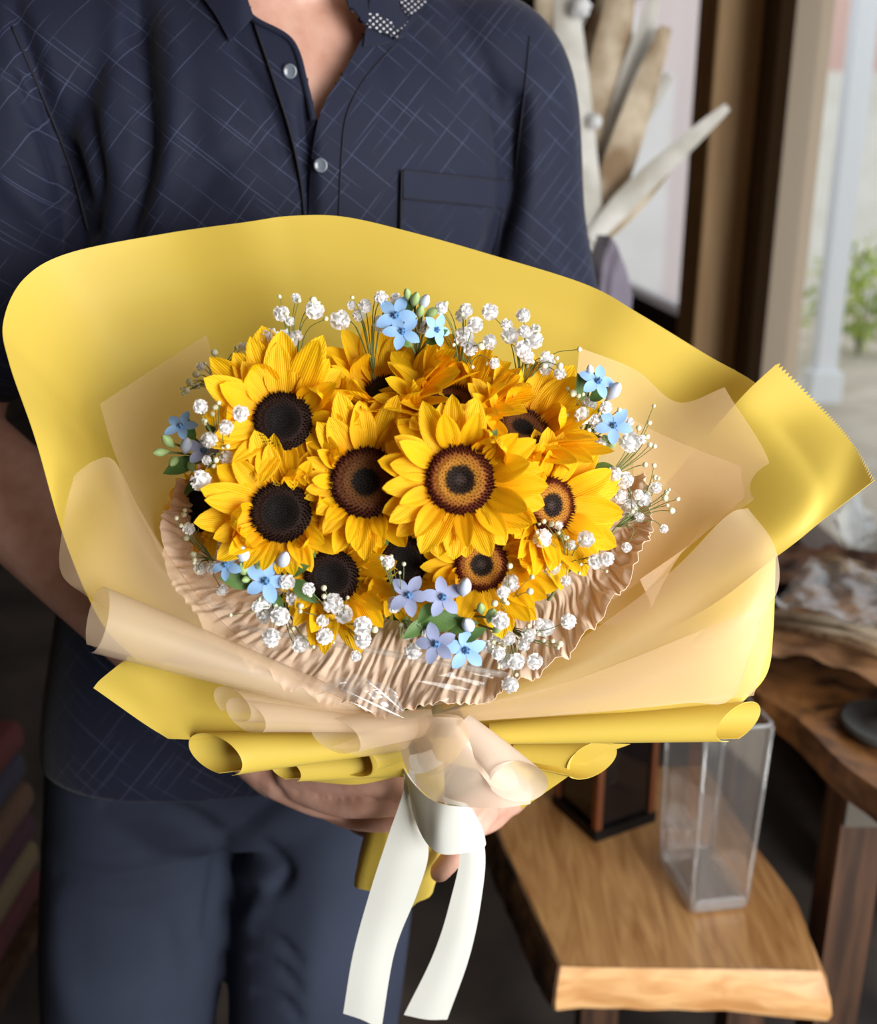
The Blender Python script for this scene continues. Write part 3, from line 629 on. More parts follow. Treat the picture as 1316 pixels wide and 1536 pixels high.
# ---- shirt cloth: navy twill with sparse pale scratch lines in two directions
def shirt_mat(name, lines=True):
    m = mat(name, lin(25, 30, 50), 0.75, **{'Specular IOR Level': 0.25, 'Sheen Weight': 0.12, 'Sheen Roughness': 0.4})
    tc = N(m, 'ShaderNodeTexCoord'); prev = None
    def lineset(ang, sc, off):
        mp = N(m, 'ShaderNodeMapping'); mp.inputs['Rotation'].default_value = (0, math.radians(ang), 0); mp.inputs['Location'].default_value = (off, 0, off)
        L(m, tc.outputs['Object'], mp.inputs[0]); sp = N(m, 'ShaderNodeSeparateXYZ'); L(m, mp.outputs[0], sp.inputs[0])
        sc1 = N(m, 'ShaderNodeMath'); sc1.operation = 'MULTIPLY'; sc1.inputs[1].default_value = sc; L(m, sp.outputs[0], sc1.inputs[0])
        vo = N(m, 'ShaderNodeTexVoronoi', voronoi_dimensions='1D', feature='DISTANCE_TO_EDGE'); vo.inputs['Scale'].default_value = 1; L(m, sc1.outputs[0], vo.inputs['W'])
        lt = N(m, 'ShaderNodeMapRange', interpolation_type='SMOOTHSTEP'); lt.inputs['From Min'].default_value = 0.0; lt.inputs['From Max'].default_value = 0.00036 * sc; lt.inputs['To Min'].default_value = 1; lt.inputs['To Max'].default_value = 0; L(m, vo.outputs[0], lt.inputs[0])
        # broken along its length
        st = N(m, 'ShaderNodeMapping'); st.inputs['Scale'].default_value = (100, 1, 15); L(m, mp.outputs[0], st.inputs[0])
        nz = N(m, 'ShaderNodeTexNoise'); nz.inputs['Scale'].default_value = 1; nz.inputs['Detail'].default_value = 1; L(m, st.outputs[0], nz.inputs[0])
        mk_ = N(m, 'ShaderNodeMapRange'); mk_.inputs['From Min'].default_value = 0.5; mk_.inputs['From Max'].default_value = 0.62; L(m, nz.outputs[0], mk_.inputs[0])
        mu = N(m, 'ShaderNodeMath'); mu.operation = 'MULTIPLY'; L(m, lt.outputs[0], mu.inputs[0]); L(m, mk_.outputs[0], mu.inputs[1])
        return mu
    if lines:
        acc = None
        for ang, sc, off in ((52, 75, 0.13), (52, 48, 1.7), (-38, 80, 0.4), (-38, 50, 2.2)):
            s = lineset(ang, sc, off)
            if acc is None: acc = s
            else:
                mx = N(m, 'ShaderNodeMath'); mx.operation = 'MAXIMUM'; L(m, acc.outputs[0], mx.inputs[0]); L(m, s.outputs[0], mx.inputs[1]); acc = mx
        mixc = N(m, 'ShaderNodeMix', data_type='RGBA'); mixc.inputs[6].default_value = lin(25, 30, 50); mixc.inputs[7].default_value = lin(112, 122, 158)
        half = N(m, 'ShaderNodeMath'); half.operation = 'MULTIPLY'; half.inputs[1].default_value = 0.42; L(m, acc.outputs[0], half.inputs[0])
        L(m, half.outputs[0], mixc.inputs[0]); L(m, mixc.outputs[2], P(m).inputs['Base Color'])
    wv = N(m, 'ShaderNodeTexWave'); wv.bands_direction = 'DIAGONAL'; wv.inputs['Scale'].default_value = 240; L(m, tc.outputs['Object'], wv.inputs[0])
    bp = N(m, 'ShaderNodeBump'); bp.inputs['Strength'].default_value = 0.12; bp.inputs['Distance'].default_value = 0.0006; L(m, wv.outputs[0], bp.inputs['Height']); L(m, bp.outputs[0], P(m).inputs['Normal'])
    return m
M['shirt'] = shirt_mat('navy_shirt_cloth'); M['shirt_plain'] = shirt_mat('navy_plain_twill', False)
shirt_prof = [(0.745, 0.20, 0.138, 0), (0.80, 0.20, 0.138, 0), (0.92, 0.19, 0.128, 0), (1.05, 0.185, 0.124, 0), (1.2, 0.192, 0.124, 0), (1.30, 0.196, 0.118, 0), (1.36, 0.188, 0.106, 0), (1.40, 0.162, 0.092, -0.004), (1.432, 0.122, 0.079, -0.008), (1.455, 0.092, 0.071, -0.008), (1.47, 0.08, 0.066, -0.008)]
HEM_A = EL_A * 0.70 + SH_A * 0.30; HEM_B = EL_B * 0.82 + SH_B * 0.18
sg = [ring_solid(shirt_prof, 96),
      limb([B(-0.045, -0.012, 1.402), B(-0.11, -0.008, 1.398), SH_A], [0.064, 0.066, 0.066], 30, 28), limb([B(0.045, -0.012, 1.402), B(0.11, -0.008, 1.398), SH_B], [0.064, 0.066, 0.066], 30, 28),
      limb([B(-0.12, 0, 1.375), SH_A, SH_A * .5 + HEM_A * .5, HEM_A], [0.066, 0.071, 0.064, 0.066], 50, 36),
      limb([B(0.12, 0, 1.375), SH_B, SH_B * .5 + HEM_B * .5, HEM_B], [0.066, 0.071, 0.062, 0.064], 50, 36)]
sm = remesh(sg, 0.004, 6, 'shirt')
folds(sm, [([(206, -20), (214, 100), (222, 210), (208, 300), (178, 378)], -0.014, 17), ([(248, -10), (262, 120), (255, 230), (225, 320)], 0.006, 22), ([(175, 20), (170, 120), (160, 200), (170, 260)], 0.006, 20),
           ([(20, 10), (62, 130), (108, 250), (134, 350)], -0.013, 14), ([(20, 120), (75, 220), (112, 340), (125, 400)], -0.009, 12), ([(140, 170), (150, 260), (140, 340)], -0.007, 11),
           ([(0, 260), (60, 330), (110, 400)], 0.006, 20), ([(776, 150), (772, 240), (766, 300), (738, 385)], -0.015, 13), ([(700, 40), (748, 150), (768, 260)], -0.006, 16),
           ([(800, 120), (800, 220), (790, 320), (770, 420)], 0.006, 22), ([(845, 200), (840, 320), (860, 430)], -0.004, 14), ([(640, 20), (695, 170), (735, 300)], 0.005, 26), ([(560, 90), (600, 190), (640, 250)], -0.003, 20),
           ([(455, 150), (462, 220), (466, 330)], -0.010, 9), ([(350, 70), (400, 150), (446, 280)], -0.006, 12), ([(300, 100), (340, 220), (390, 330)], 0.003, 30), ([(280, 330), (330, 250), (420, 210)], -0.002, 18)])
bv = BVHTree.FromPolygons([tuple(c) for c in getco(sm)], [tuple(p.vertices) for p in sm.polygons])
# open neck: cut the cloth where the photograph shows skin
def in_poly(pt, poly):
    x, y = pt; c = False; j = len(poly) - 1
    for i in range(len(poly)):
        if (poly[i][1] > y) != (poly[j][1] > y) and x < (poly[j][0] - poly[i][0]) * (y - poly[i][1]) / (poly[j][1] - poly[i][1]) + poly[i][0]: c = not c
        j = i
    return c
VEE = [(352, -260), (362, -40), (378, 22), (440, 62), (462, 128), (474, 178), (486, 166), (522, 100), (556, 36), (572, -40), (580, -260)]
bm = bmesh.new(); bm.from_mesh(sm); cen_ = [f.calc_center_median() for f in bm.faces]; pxs = to_px(np.array([tuple(c) for c in cen_]))
bmesh.ops.delete(bm, geom=[f for f, c, q in zip(bm.faces[:], cen_, pxs) if c.y < 0.98 and f.normal.y < 0.4 and in_poly(q, VEE)], context='FACES'); bm.to_mesh(sm); bm.free()
sm.materials.append(M['shirt'])
shirt = mko('shirt', sm, None, person)
def S(px, py, off=0.0, Y=0.85):
    """point on the shirt's cloth behind a pixel, lifted off towards the viewer side"""
    q = W(px, py, 1.0); d = Vector(q - np.array([0, 0, CAMZ])); d.normalize()
    h = bv.ray_cast(Vector((0, 0, CAMZ)), d)
    p = h[0] if h[0] is not None else bv.find_nearest(Vector(W(px, py, Y)))[0]
    return np.array(p) - np.array(d) * off
def cloth(name, rows, mt, off, nu=24, nv=16, parent=None, t=0.0012, offs=None):
    """piece of cloth sewn on: follows the shirt underneath"""
    R = [np.array([(x, y, off if offs is None else offs[i][j]) for j, (x, y) in enumerate(r)]) for i, r in enumerate(rows)]
    G = dense(R, nu, nv)
    pts = [S(*q) for q in G.reshape(-1, 3)]
    return thicken(mk(name, pts, grid_faces(nu, nv), mt, parent or shirt), t)
cloth('placket', [[(380, 30), (398, 42), (440, 64)], [(408, 108), (432, 112), (460, 128)], [(434, 190), (452, 190), (472, 182)], [(450, 262), (458, 262), (470, 262)], [(458, 340), (464, 340), (472, 340)]], M['shirt'], 0.003, 40, 10)
cloth('placket', [[(556, 34), (575, 48), (598, 66)], [(518, 104), (532, 110), (548, 116)], [(482, 166), (500, 168), (520, 172)], [(468, 240), (490, 244), (512, 246)], [(462, 345), (485, 345), (508, 345)]], M['shirt'], 0.007, 40, 12)
def seam(pts, off=0.0045, r_=0.0006, nm='seam'):
    q = crs(np.array(pts, float), 40); mk(nm, *tube_geo([S(x, y, off) for x, y in q], r_, 5), M['thread'], shirt)
M['thread'] = mat('dark_thread', lin(18, 20, 34), 0.8)
seam([(382, 36), (410, 118), (436, 200), (451, 270), (458, 335)], 0.0040, 0.0010)
seam([(590, 70), (548, 118), (520, 174), (512, 246), (508, 340)], 0.0086)
cloth('collar', [[(215, -70), (275, -35), (318, 15), (345, 62)], [(300, -90), (330, -45), (352, -5), (362, 44)], [(350, -100), (360, -50), (368, -12), (380, 26)]], M['shirt_plain'], 0.008, 24, 24, t=0.002, offs=[[.006, .006, .006, .005], [.012, .012, .012, .008], [.020, .016, .012, .006]])
cloth('collar', [[(560, -100), (556, -50), (554, 0), (545, 70)], [(600, -100), (596, -45), (590, 5), (575, 66)], [(680, -90), (662, -45), (642, 0), (606, 54)]], M['shirt_plain'], 0.008, 24, 24, t=0.002, offs=[[.018, .016, .014, .009], [.014, .013, .012, .009], [.006, .006, .006, .006]])
dm = mat('polka_dot_lining', lin(20, 22, 34), 0.8); tc = N(dm, 'ShaderNodeTexCoord'); mp = N(dm, 'ShaderNodeMapping'); mp.inputs['Scale'].default_value = (260, 0, 260); mp.inputs['Rotation'].default_value = (0, 0.78, 0)
L(dm, tc.outputs['Object'], mp.inputs[0]); fr_ = N(dm, 'ShaderNodeVectorMath'); fr_.operation = 'FRACTION'; L(dm, mp.outputs[0], fr_.inputs[0])
sb_ = N(dm, 'ShaderNodeVectorMath'); sb_.operation = 'DISTANCE'; sb_.inputs[1].default_value = (0.5, 0, 0.5); L(dm, fr_.outputs[0], sb_.inputs[0])
lt_ = N(dm, 'ShaderNodeMath'); lt_.operation = 'LESS_THAN'; lt_.inputs[1].default_value = 0.24; L(dm, sb_.outputs['Value'], lt_.inputs[0])
mc_ = N(dm, 'ShaderNodeMix', data_type='RGBA'); mc_.inputs[6].default_value = lin(20, 22, 34); mc_.inputs[7].default_value = lin(200, 204, 220); L(dm, lt_.outputs[0], mc_.inputs[0]); L(dm, mc_.outputs[2], P(dm).inputs['Base Color'])
o = cloth('collar_lining', [[(584, -90), (586, -40), (604, 14)], [(620, -90), (622, -36), (618, 22)], [(660, -90), (650, -40), (640, 4)]], dm, 0.014, 16, 16); o['label'] = 'dark collar lining with white polka dots'
M['button'] = mat('grey_pearl_button', lin(104, 112, 124), 0.25, **{'Coat Weight': 0.4})
for (x, y, off) in ((435, 107, 0.005), (481, 248, 0.010)):
    c = S(x, y, off); d = np.array([0, 0, CAMZ]) - c; d /= np.linalg.norm(d)
    v, f = lathe([(0.0001, 0.0014), (0.0025, 0.0012), (0.0038, 0.0018), (0.0050, 0.0022), (0.0056, 0.0012), (0.0052, 0.0), (0.0001, 0.0)], 24)
    R = np.array(Vector(d).to_track_quat('Z', 'Y').to_matrix())
    b = mk('button', [R @ np.array(q) + c for q in v], f, M['button'], shirt)
cloth('pocket', [[(604, 258), (680, 266), (762, 274)], [(604, 300), (680, 306), (758, 312)], [(602, 360), (680, 366), (748, 380)], [(600, 440), (680, 450), (735, 450)]], M['shirt'], 0.0035, 30, 24)
cloth('pocket_band', [[(605, 257), (680, 265), (762, 273)], [(605, 296), (680, 303), (759, 312)]], M['shirt_plain'], 0.0052, 10, 24)
seam([(603, 256), (602, 300), (601, 350), (600, 420)], 0.004, 0.0012); seam([(606, 298), (680, 305), (758, 313)], 0.006, 0.0005); seam([(754, 314), (748, 350), (738, 390)], 0.005, 0.0005)
seam([(604, 256), (680, 264), (762, 272)], 0.005, 0.0010)
# bound neck edge
for nm_, line in (('neck_binding', [(350, -110), (362, -40), (378, 22), (440, 62), (462, 128), (474, 180)]), ('neck_binding', [(576, -110), (572, -40), (556, 36), (522, 100), (486, 166), (474, 210)])):
    q = crs(np.array(line, float), 60); mk(nm_, *tube_geo([S(x + (-4 if line[0][0] < 450 else 4), y, 0.004) for x, y in q], 0.0028, 8), M['shirt_plain'], shirt)
# sleeve seams
seam([(18, 40), (62, 140), (106, 250), (132, 345)], 0.001, 0.0012); seam([(795, 55), (788, 130), (780, 200), (772, 270)], 0.001, 0.0008)

# ---- trousers
tm = mat('dark_navy_trouser_cloth', lin(48, 54, 70), 0.85, **{'Specular IOR Level': 0.2}); noise_col(tm, lin(40, 45, 60), lin(51, 58, 75), 5, 4, lo=0.3, hi=0.7); M['trousers'] = tm
tg = [ring_solid([(0.655, 0.150, 0.095, 0), (0.69, 0.178, 0.116, 0), (0.76, 0.186, 0.120, 0), (0.86, 0.176, 0.116, 0), (0.95, 0.168, 0.11, 0)], 72)]
for h, k_, a_ in ((HA, KA, AA), (HB, KB, AB)):
    tg.append(limb([h, h * .5 + k_ * .5, k_, k_ * .5 + a_ * .5, a_ + np.array([0, 0, 0.02])], [0.098, 0.098, 0.088, 0.078, 0.074], 60, 36))
tmesh = remesh(tg, 0.005, 8, 'trousers')
folds(tmesh, [([(338, 1262), (300, 1232), (245, 1212), (160, 1205)], -0.008, 13), ([(340, 1265), (380, 1230), (430, 1190), (470, 1150)], -0.012, 16), ([(335, 1275), (322, 1320), (310, 1400)], -0.006, 10), ([(90, 1310), (180, 1316), (260, 1300), (318, 1290)], -0.004, 10),
              ([(80, 1270), (170, 1285), (280, 1262)], 0.004, 14), ([(100, 1362), (190, 1366), (260, 1350)], -0.003, 10), ([(400, 1270), (430, 1310), (395, 1350)], -0.008, 12), ([(350, 1300), (400, 1330), (372, 1380)], 0.007, 14),
              ([(385, 1400), (420, 1412), (450, 1440)], -0.005, 8), ([(380, 1440), (420, 1452), (450, 1480)], -0.005, 8), ([(385, 1490), (425, 1500), (450, 1525)], -0.005, 8), ([(90, 1340), (85, 1440), (110, 1536)], 0.005, 25), ([(480, 1300), (470, 1420), (460, 1536)], 0.004, 30), ([(250, 1390), (262, 1450), (245, 1530)], -0.004, 16)])
tmesh.materials.append(tm); mko('trousers', tmesh, None, person)
M['shoe'] = mat('black_leather', lin(28, 26, 26), 0.4)
for a_ in (AA, AB):
    v, f = limb([a_ + np.array([0, 0.05, -0.012]), a_ + np.array([0.01, -0.04, -0.012]), a_ + np.array([0.035, -0.16, -0.016])], [0.038, 0.040, 0.034], 20, 16)
    mk('shoe', [np.array([q[0], q[1], max(q[2], 0.0)]) for q in v], f, M['shoe'], person)
# ------------------------------------------------------------------ bouquet wrapping
wrap = empty('bouquet_wrapping', tuple(W(625, 1325, 0.665))); tag(wrap, 'yellow paper and frosted film wrapping gathered round the sunflower bouquet', 'wrapping paper')
BASE = np.array(wrap.location)
class _W:                                   # children are built in world space, then brought under the wrapping
    pass
def under(o, par):
    o.data.transform(Matrix.Translation(-Vector(par.location))); o.parent = par; return o
def wsheet(name, rows, m, label=None, **kw):
    if m.name.startswith(('frosted', 'clear', 'cello')): kw['t'] = 0
    o = under(sheet(name, rows, m, None, **kw), wrap)
    if label: o['label'] = label
    return o
def wroll(name, *a, label=None, **kw):
    if a[4].name.startswith(('frosted', 'clear', 'cello')): kw['t'] = 0
    o = under(roll(name, *a, None, **kw), wrap)
    if label: o['label'] = label
    return o
def soft(amp, fx, fy, ph=0.0):
    def fn(G):
        nu, nv, _ = G.shape; i = np.linspace(0, 1, nu)[:, None]; j = np.linspace(0, 1, nv)[None, :]
        G[:, :, 1] += amp * np.sin(fx * i * 6.28 + ph + 2 * j) * np.sin(fy * j * 6.28 + ph * 1.7); return G
    return fn
# big yellow back sheet: opens from the stems like a dish
outer = [(205, 990, .585), (150, 930, .578), (96, 806, .585), (52, 655, .60), (14, 545, .625), (5, 482, .645), (36, 418, .675), (105, 379, .70), (250, 350, .725), (370, 333, .725), (435, 324, .728), (515, 325, .73), (620, 349, .73), (740, 383, .728), (880, 427, .722), (960, 471, .715), (1060, 532, .72), (1140, 580, .705), (1200, 650, .69)]
rows = []
for t in (0, 0.25, 0.5, 0.75, 0.9, 1.0):
    r = []
    for (x, y, Yv) in outer:
        ix, iy, iY = 600 + 0.07 * (x - 600), 1095 + 0.04 * (y - 1095), 0.645
        r.append((ix + (x - ix) * t, iy + (y - iy) * t, iY + (Yv - iY) * t + 0.05 * math.sin(math.pi * t)))
    rows.append(r)
wsheet('yellow_paper', rows, M['yellow'], 'large yellow paper sheet standing up behind the flowers', nu=50, nv=160)
# flap on the far right, its cut end pinked in a fine zigzag
def zig(G):
    nu, nv, _ = G.shape; d = G[-1] - G[-2]; d /= np.linalg.norm(d, axis=1)[:, None]
    G[-1] += d * (0.0016 * ((np.arange(nv) % 2) * 2 - 1))[:, None]; return G
wsheet('yellow_paper', [[(640, 1040, .625), (650, 1050, .615), (660, 1058, .605), (665, 1064, .60)],
                        [(900, 830, .65), (950, 850, .63), (985, 900, .60), (1000, 945, .588)],
                        [(1065, 650, .675), (1130, 690, .645), (1180, 770, .605), (1165, 835, .592)],
                        [(1118, 590, .68), (1180, 640, .665), (1235, 715, .622), (1240, 776, .602)],
                        [(1166, 545, .685), (1232, 612, .672), (1278, 664, .648), (1310, 722, .61)]], M['yellow'], 'yellow paper flap with a zigzag cut end', nu=50, nv=90, fn=zig)
# lower right sheet and its rolls
wsheet('yellow_paper', [[(690, 1062, .605), (695, 1076, .60), (700, 1090, .595), (702, 1102, .592)],
                        [(895, 968, .612), (910, 1020, .60), (920, 1045, .59), (925, 1075, .582)],
                        [(1080, 868, .614), (1110, 960, .60), (1105, 1020, .592), (1085, 1062, .582)],
                        [(1164, 832, .617), (1160, 950, .604), (1150, 1012, .595), (1112, 1056, .584)]], M['yellow'], 'yellow paper sheet below the right-hand film', nu=50, nv=40)
wroll('paper_roll', (735, 1100, .585), (1108, 1083, .578), .0075, .0138, M['yellow'], turns=0.92, grow=0.06, start=1.6, flat=0.9, label='rolled edge of the yellow paper over the glass vase')
wsheet('yellow_paper', [[(640, 1105, .61), (650, 1120, .612), (655, 1140, .618)], [(800, 1112, .605), (800, 1135, .606), (770, 1170, .61)], [(946, 1116, .60), (890, 1140, .60), (782, 1214, .605)]], M['yellow'], 'short yellow paper corner under the film bow', nu=24, nv=24)
wroll('paper_roll', (770, 1128, .60), (888, 1140, .592), .008, .0135, M['yellow'], turns=0.92, grow=0.06, start=0.6, flat=1.0)
wsheet('yellow_paper', [[(700, 1110, .600), (745, 1112, .597), (775, 1118, .60)], [(735, 1150, .597), (770, 1148, .592), (795, 1150, .60)], [(770, 1180, .60), (790, 1172, .598), (800, 1165, .604)]], M['yellow'], nu=16, nv=16)
# lower left sheet with the pointed tip and its rolls
wsheet('yellow_paper', [[(600, 1070, .605), (600, 1085, .60), (600, 1100, .597), (600, 1116, .595)],
                        [(430, 1022, .61), (430, 1055, .60), (425, 1085, .593), (420, 1106, .588)],
                        [(290, 1000, .612), (285, 1040, .602), (285, 1085, .594), (275, 1109, .588)],
                        [(202, 985, .61), (205, 1015, .602), (215, 1058, .597), (236, 1098, .591)],
                        [(188, 990, .608), (172, 1002, .603), (150, 1020, .60), (140, 1032, .597)]], M['yellow'], 'pointed yellow paper corner against the dark trousers', nu=50, nv=30)
wroll('paper_roll', (600, 1112, .595), (322, 1131, .578), .006, .0145, M['yellow'], turns=0.92, grow=0.06, start=2.2, label='rolled yellow paper edge with orange inside')
wroll('paper_roll', (612, 1140, .61), (428, 1154, .60), .011, .0085, M['yellow'], turns=0.92, grow=0.06, start=2.0)
wroll('paper_roll', (612, 1122, .602), (528, 1140, .594), .006, .0125, M['yellow'], turns=0.92, grow=0.06, start=1.4)
wsheet('yellow_paper', [[(428, 1150, .612), (450, 1165, .612), (470, 1172, .614)], [(520, 1128, .603), (530, 1160, .603), (540, 1176, .607)], [(605, 1116, .598), (612, 1140, .602), (620, 1158, .606)]], M['yellow'], nu=20, nv=14)
# paper round the stems, below the hands
sw = [(596, 1120, .645, .030), (610, 1180, .655, .025), (606, 1235, .662, .027), (598, 1290, .668, .031), (592, 1318, .672, .030)]
V = []; 
for i, q in enumerate(crs(np.array(sw), 24)):
    c = W(*q[:3])
    for k in range(48):
        a = 2 * math.pi * k / 48; r_ = q[3] * (1 + 0.06 * math.sin(5 * a + i * 0.1) + 0.04 * math.sin(9 * a))
        V.append(c + np.array([1.05 * r_ * math.cos(a), r_ * math.sin(a), 0.006 * math.sin(2 * a) * i / 24]))
o = thicken(under(mk('stem_paper', V, grid_faces(24, 48, True), M['yellow']), wrap), 0.0005); o['label'] = 'yellow paper sleeve round the stems below the hand'

# kraft tissue collar with fine pleats
ko = [(300, 690, .628), (262, 735, .61), (243, 795, .597), (256, 866, .588), (300, 935, .576), (372, 995, .566), (452, 1040, .558), (540, 1064, .552), (612, 1068, .550), (700, 1054, .552), (786, 1022, .558), (856, 975, .566), (918, 905, .578), (962, 835, .592), (980, 775, .605), (965, 715, .625)]
ki = [(345, 690, .632), (335, 735, .622), (330, 792, .617), (345, 842, .612), (385, 890, .606), (440, 925, .602), (510, 945, .598), (575, 955, .596), (640, 958, .595), (710, 950, .596), (775, 925, .60), (822, 890, .604), (865, 852, .61), (900, 812, .616), (925, 770, .622), (925, 720, .632)]
def pleat(G):
    nu, nv, _ = G.shape; r = np.random.default_rng(4); i = np.linspace(0, 1, nu)[:, None]; x = np.linspace(0, 1, nv)[None, :]
    ph = np.cumsum(r.uniform(0.5, 1.5, nv)); ph = ph / ph[-1] * 66
    def tri(t): return np.abs((t % 1) * 2 - 1) * 2 - 1
    h = np.zeros((nu, nv))
    for k, am in ((1.0, 1.0), (0.47, 0.7), (1.9, 0.2)):
        h += am * tri(ph[None, :] * k + 1.6 * i * np.sin(11 * x + k) + 0.32 * tri(2.0 * i + 23 * x * k))
    amp = 0.0018 * np.clip(i * 1.6, 0.25, 1) * (1.0 - 0.15 * i)
    dv = np.gradient(G, axis=1); du = np.gradient(G, axis=0); nn_ = np.cross(du, dv); nn_ /= np.linalg.norm(nn_, axis=2)[:, :, None] + 1e-12
    G = G + nn_ * (h * amp)[:, :, None]
    # torn, uneven rim
    rim = (i ** 4) * 0.004 * np.sin(40 * x * 6.28 * 0.37 + 3 * np.sin(17 * x)); G[:, :, 2] += rim
    return G
km = [((a[0] + b[0]) / 2, (a[1] + b[1]) / 2 + 2, (a[2] + b[2]) / 2 + 0.004) for a, b in zip(ko, ki)]
ctr = [(600 + 0.5 * (a[0] - 600), 900 + 0.55 * (a[1] - 900), .625) for a in ki]
wsheet('kraft_tissue', [ctr, ki, km, ko], M['kraft'], 'crinkled pleated kraft tissue collar under the flowers', nu=36, nv=620, fn=pleat)

# frosted film sheets
wsheet('frosted_film', [[(150, 606, .640), (172, 680, .628), (214, 780, .608), (292, 905, .588)], [(232, 552, .655), (262, 660, .645), (315, 780, .622), (375, 905, .60)], [(310, 502, .668), (350, 640, .66), (420, 780, .64), (480, 950, .615)]], M['film'], 'frosted film sheet behind the left-hand blossoms', nu=30, nv=40)
wsheet('frosted_film', [[(112, 712, .588), (95, 775, .578), (93, 850, .566), (128, 893, .556)],
                        [(140, 692, .592), (150, 770, .576), (155, 850, .562), (170, 915, .548)],
                        [(170, 690, .594), (205, 800, .576), (260, 890, .560), (300, 960, .546)],
                        [(200, 745, .590), (270, 870, .574), (350, 955, .560), (420, 1010, .548)],
                        [(240, 830, .585), (340, 945, .570), (460, 1030, .562), (560, 1065, .556)]], M['film'], 'frosted film sheet draped over the left edge of the yellow paper', nu=50, nv=50, fn=soft(0.004, 1.2, 1.0))
wroll('film_roll', (598, 1082, .566), (146, 928, .538), .0030, .0195, M['film_thick'], obl=0.35, turns=0.92, grow=0.06, start=2.0, label='long satin rolled edge of frosted film')
wsheet('frosted_film', [[(870, 522, .668), (862, 640, .655), (870, 800, .632), (862, 930, .60)], [(955, 556, .672), (958, 680, .655), (950, 830, .625), (930, 935, .594)], [(1015, 602, .668), (1040, 690, .648), (1020, 810, .617), (975, 915, .588)], [(1086, 580, .662), (1156, 712, .634), (1060, 795, .606), (962, 872, .588)]], M['film'], 'frosted film sheet behind the right-hand blossoms', nu=40, nv=40, fn=soft(0.004, 0.8, 1.0, 0.6))
wsheet('frosted_film', [[(900, 600, .672), (950, 700, .65), (920, 900, .60)], [(1000, 655, .666), (1020, 740, .64), (980, 860, .60)], [(1150, 714, .638), (1080, 780, .615), (980, 868, .592)]], M['film'], nu=24, nv=24)
wsheet('frosted_film', [[(612, 1070, .568), (612, 1075, .566), (612, 1080, .565), (612, 1086, .566)],
                        [(800, 1002, .578), (815, 1025, .564), (825, 1046, .558), (832, 1070, .563)],
                        [(985, 872, .594), (1005, 930, .572), (1015, 985, .560), (1022, 1056, .565)],
                        [(1085, 778, .604), (1112, 850, .582), (1120, 930, .562), (1100, 1050, .568)],
                        [(1124, 764, .606), (1160, 815, .592), (1168, 880, .576), (1140, 930, .566)]], M['film_thick'], 'broad frosted film sheet sweeping across the right side', nu=60, nv=50, fn=soft(0.003, 1.1, 1.0, 1.0))
wsheet('frosted_film', [[(640, 1074, .562), (640, 1082, .560), (640, 1088, .561)], [(860, 1020, .562), (880, 1046, .556), (880, 1068, .560)], [(1090, 930, .564), (1120, 985, .560), (1112, 1046, .566)], [(1160, 905, .570), (1150, 985, .574), (1120, 1042, .572)]], M['film'], nu=40, nv=24)
wroll('film_roll', (604, 1084, .556), (348, 1056, .553), .003, .0105, M['film_thick'], turns=0.92, grow=0.06, start=1.5)
wroll('film_roll', (608, 1092, .552), (368, 1073, .546), .003, .0105, M['film_thick'], turns=0.92, grow=0.06, start=2.6)
wroll('film_roll', (650, 1082, .55), (503, 1104, .545), .008, .0125, M['film_thick'], turns=0.92, grow=0.06, start=2.4)
wsheet('frosted_film', [[(500, 1120, .545), (540, 1134, .548), (580, 1130, .552)], [(570, 1095, .543), (590, 1118, .543), (610, 1122, .55)], [(650, 1078, .545), (652, 1085, .545), (655, 1090, .55)]], M['film'], nu=20, nv=16)
# film bow in front
wsheet('film_bow', [[(600, 1080, .556), (638, 1076, .545), (675, 1076, .542), (712, 1080, .552)], [(600, 1120, .554), (648, 1118, .538), (700, 1112, .532), (750, 1130, .548)], [(616, 1166, .556), (672, 1178, .538), (740, 1170, .532), (796, 1178, .548)], [(648, 1200, .560), (696, 1210, .546), (750, 1212, .542), (796, 1206, .552)]], M['bow'], 'wide bow tail of frosted film', nu=36, nv=30)
wroll('film_roll', (690, 1085, .545), (778, 1172, .530), .008, .0150, M['bow'], turns=0.92, grow=0.06, start=0.8, label='curled end of the frosted film bow')
wsheet('film_bow', [[(622, 1080, .545), (655, 1071, .534), (688, 1074, .532), (704, 1088, .540)], [(622, 1112, .542), (655, 1100, .528), (690, 1098, .526), (708, 1112, .536)], [(628, 1142, .544), (655, 1136, .530), (684, 1132, .530), (702, 1132, .538)], [(640, 1164, .548), (660, 1160, .540), (680, 1154, .540), (694, 1146, .544)]], M['film'], nu=24, nv=24)
# clear cellophane over the lower left, folded edges
def crk(G):
    nu, nv, _ = G.shape; i = np.linspace(0, 1, nu)[:, None]; j = np.linspace(0, 1, nv)[None, :]
    G[:, :, 1] += 0.003 * np.abs(np.sin(5 * i + 9 * j)) + 0.002 * np.abs(np.sin(13 * i - 7 * j + 1)); return G
wsheet('cellophane', [[(262, 800, .585), (300, 850, .575), (375, 940, .556), (480, 965, .548), (640, 978, .545), (752, 1010, .548)], [(280, 850, .575), (330, 910, .565), (410, 985, .55), (500, 1005, .54), (630, 1020, .54), (720, 1036, .546)], [(300, 900, .565), (380, 975, .555), (450, 1030, .548), (530, 1050, .54), (620, 1062, .542), (690, 1058, .548)]], M['cello'], 'clear cellophane sheet over the kraft tissue', nu=40, nv=80, fn=crk)
M['cello_fold'] = cello_mat('cellophane_fold', 1.6, 0.08, 0.12)
wsheet('cellophane', [[(475, 1035, .535), (500, 1022, .528), (520, 1018, .533), (540, 1015, .535)], [(530, 1058, .534), (545, 1046, .525), (570, 1038, .528), (590, 1040, .533)], [(590, 1082, .54), (600, 1074, .532), (604, 1070, .532), (608, 1074, .538)]], M['cello_fold'], 'bright folded cellophane corner', nu=24, nv=24, fn=crk)
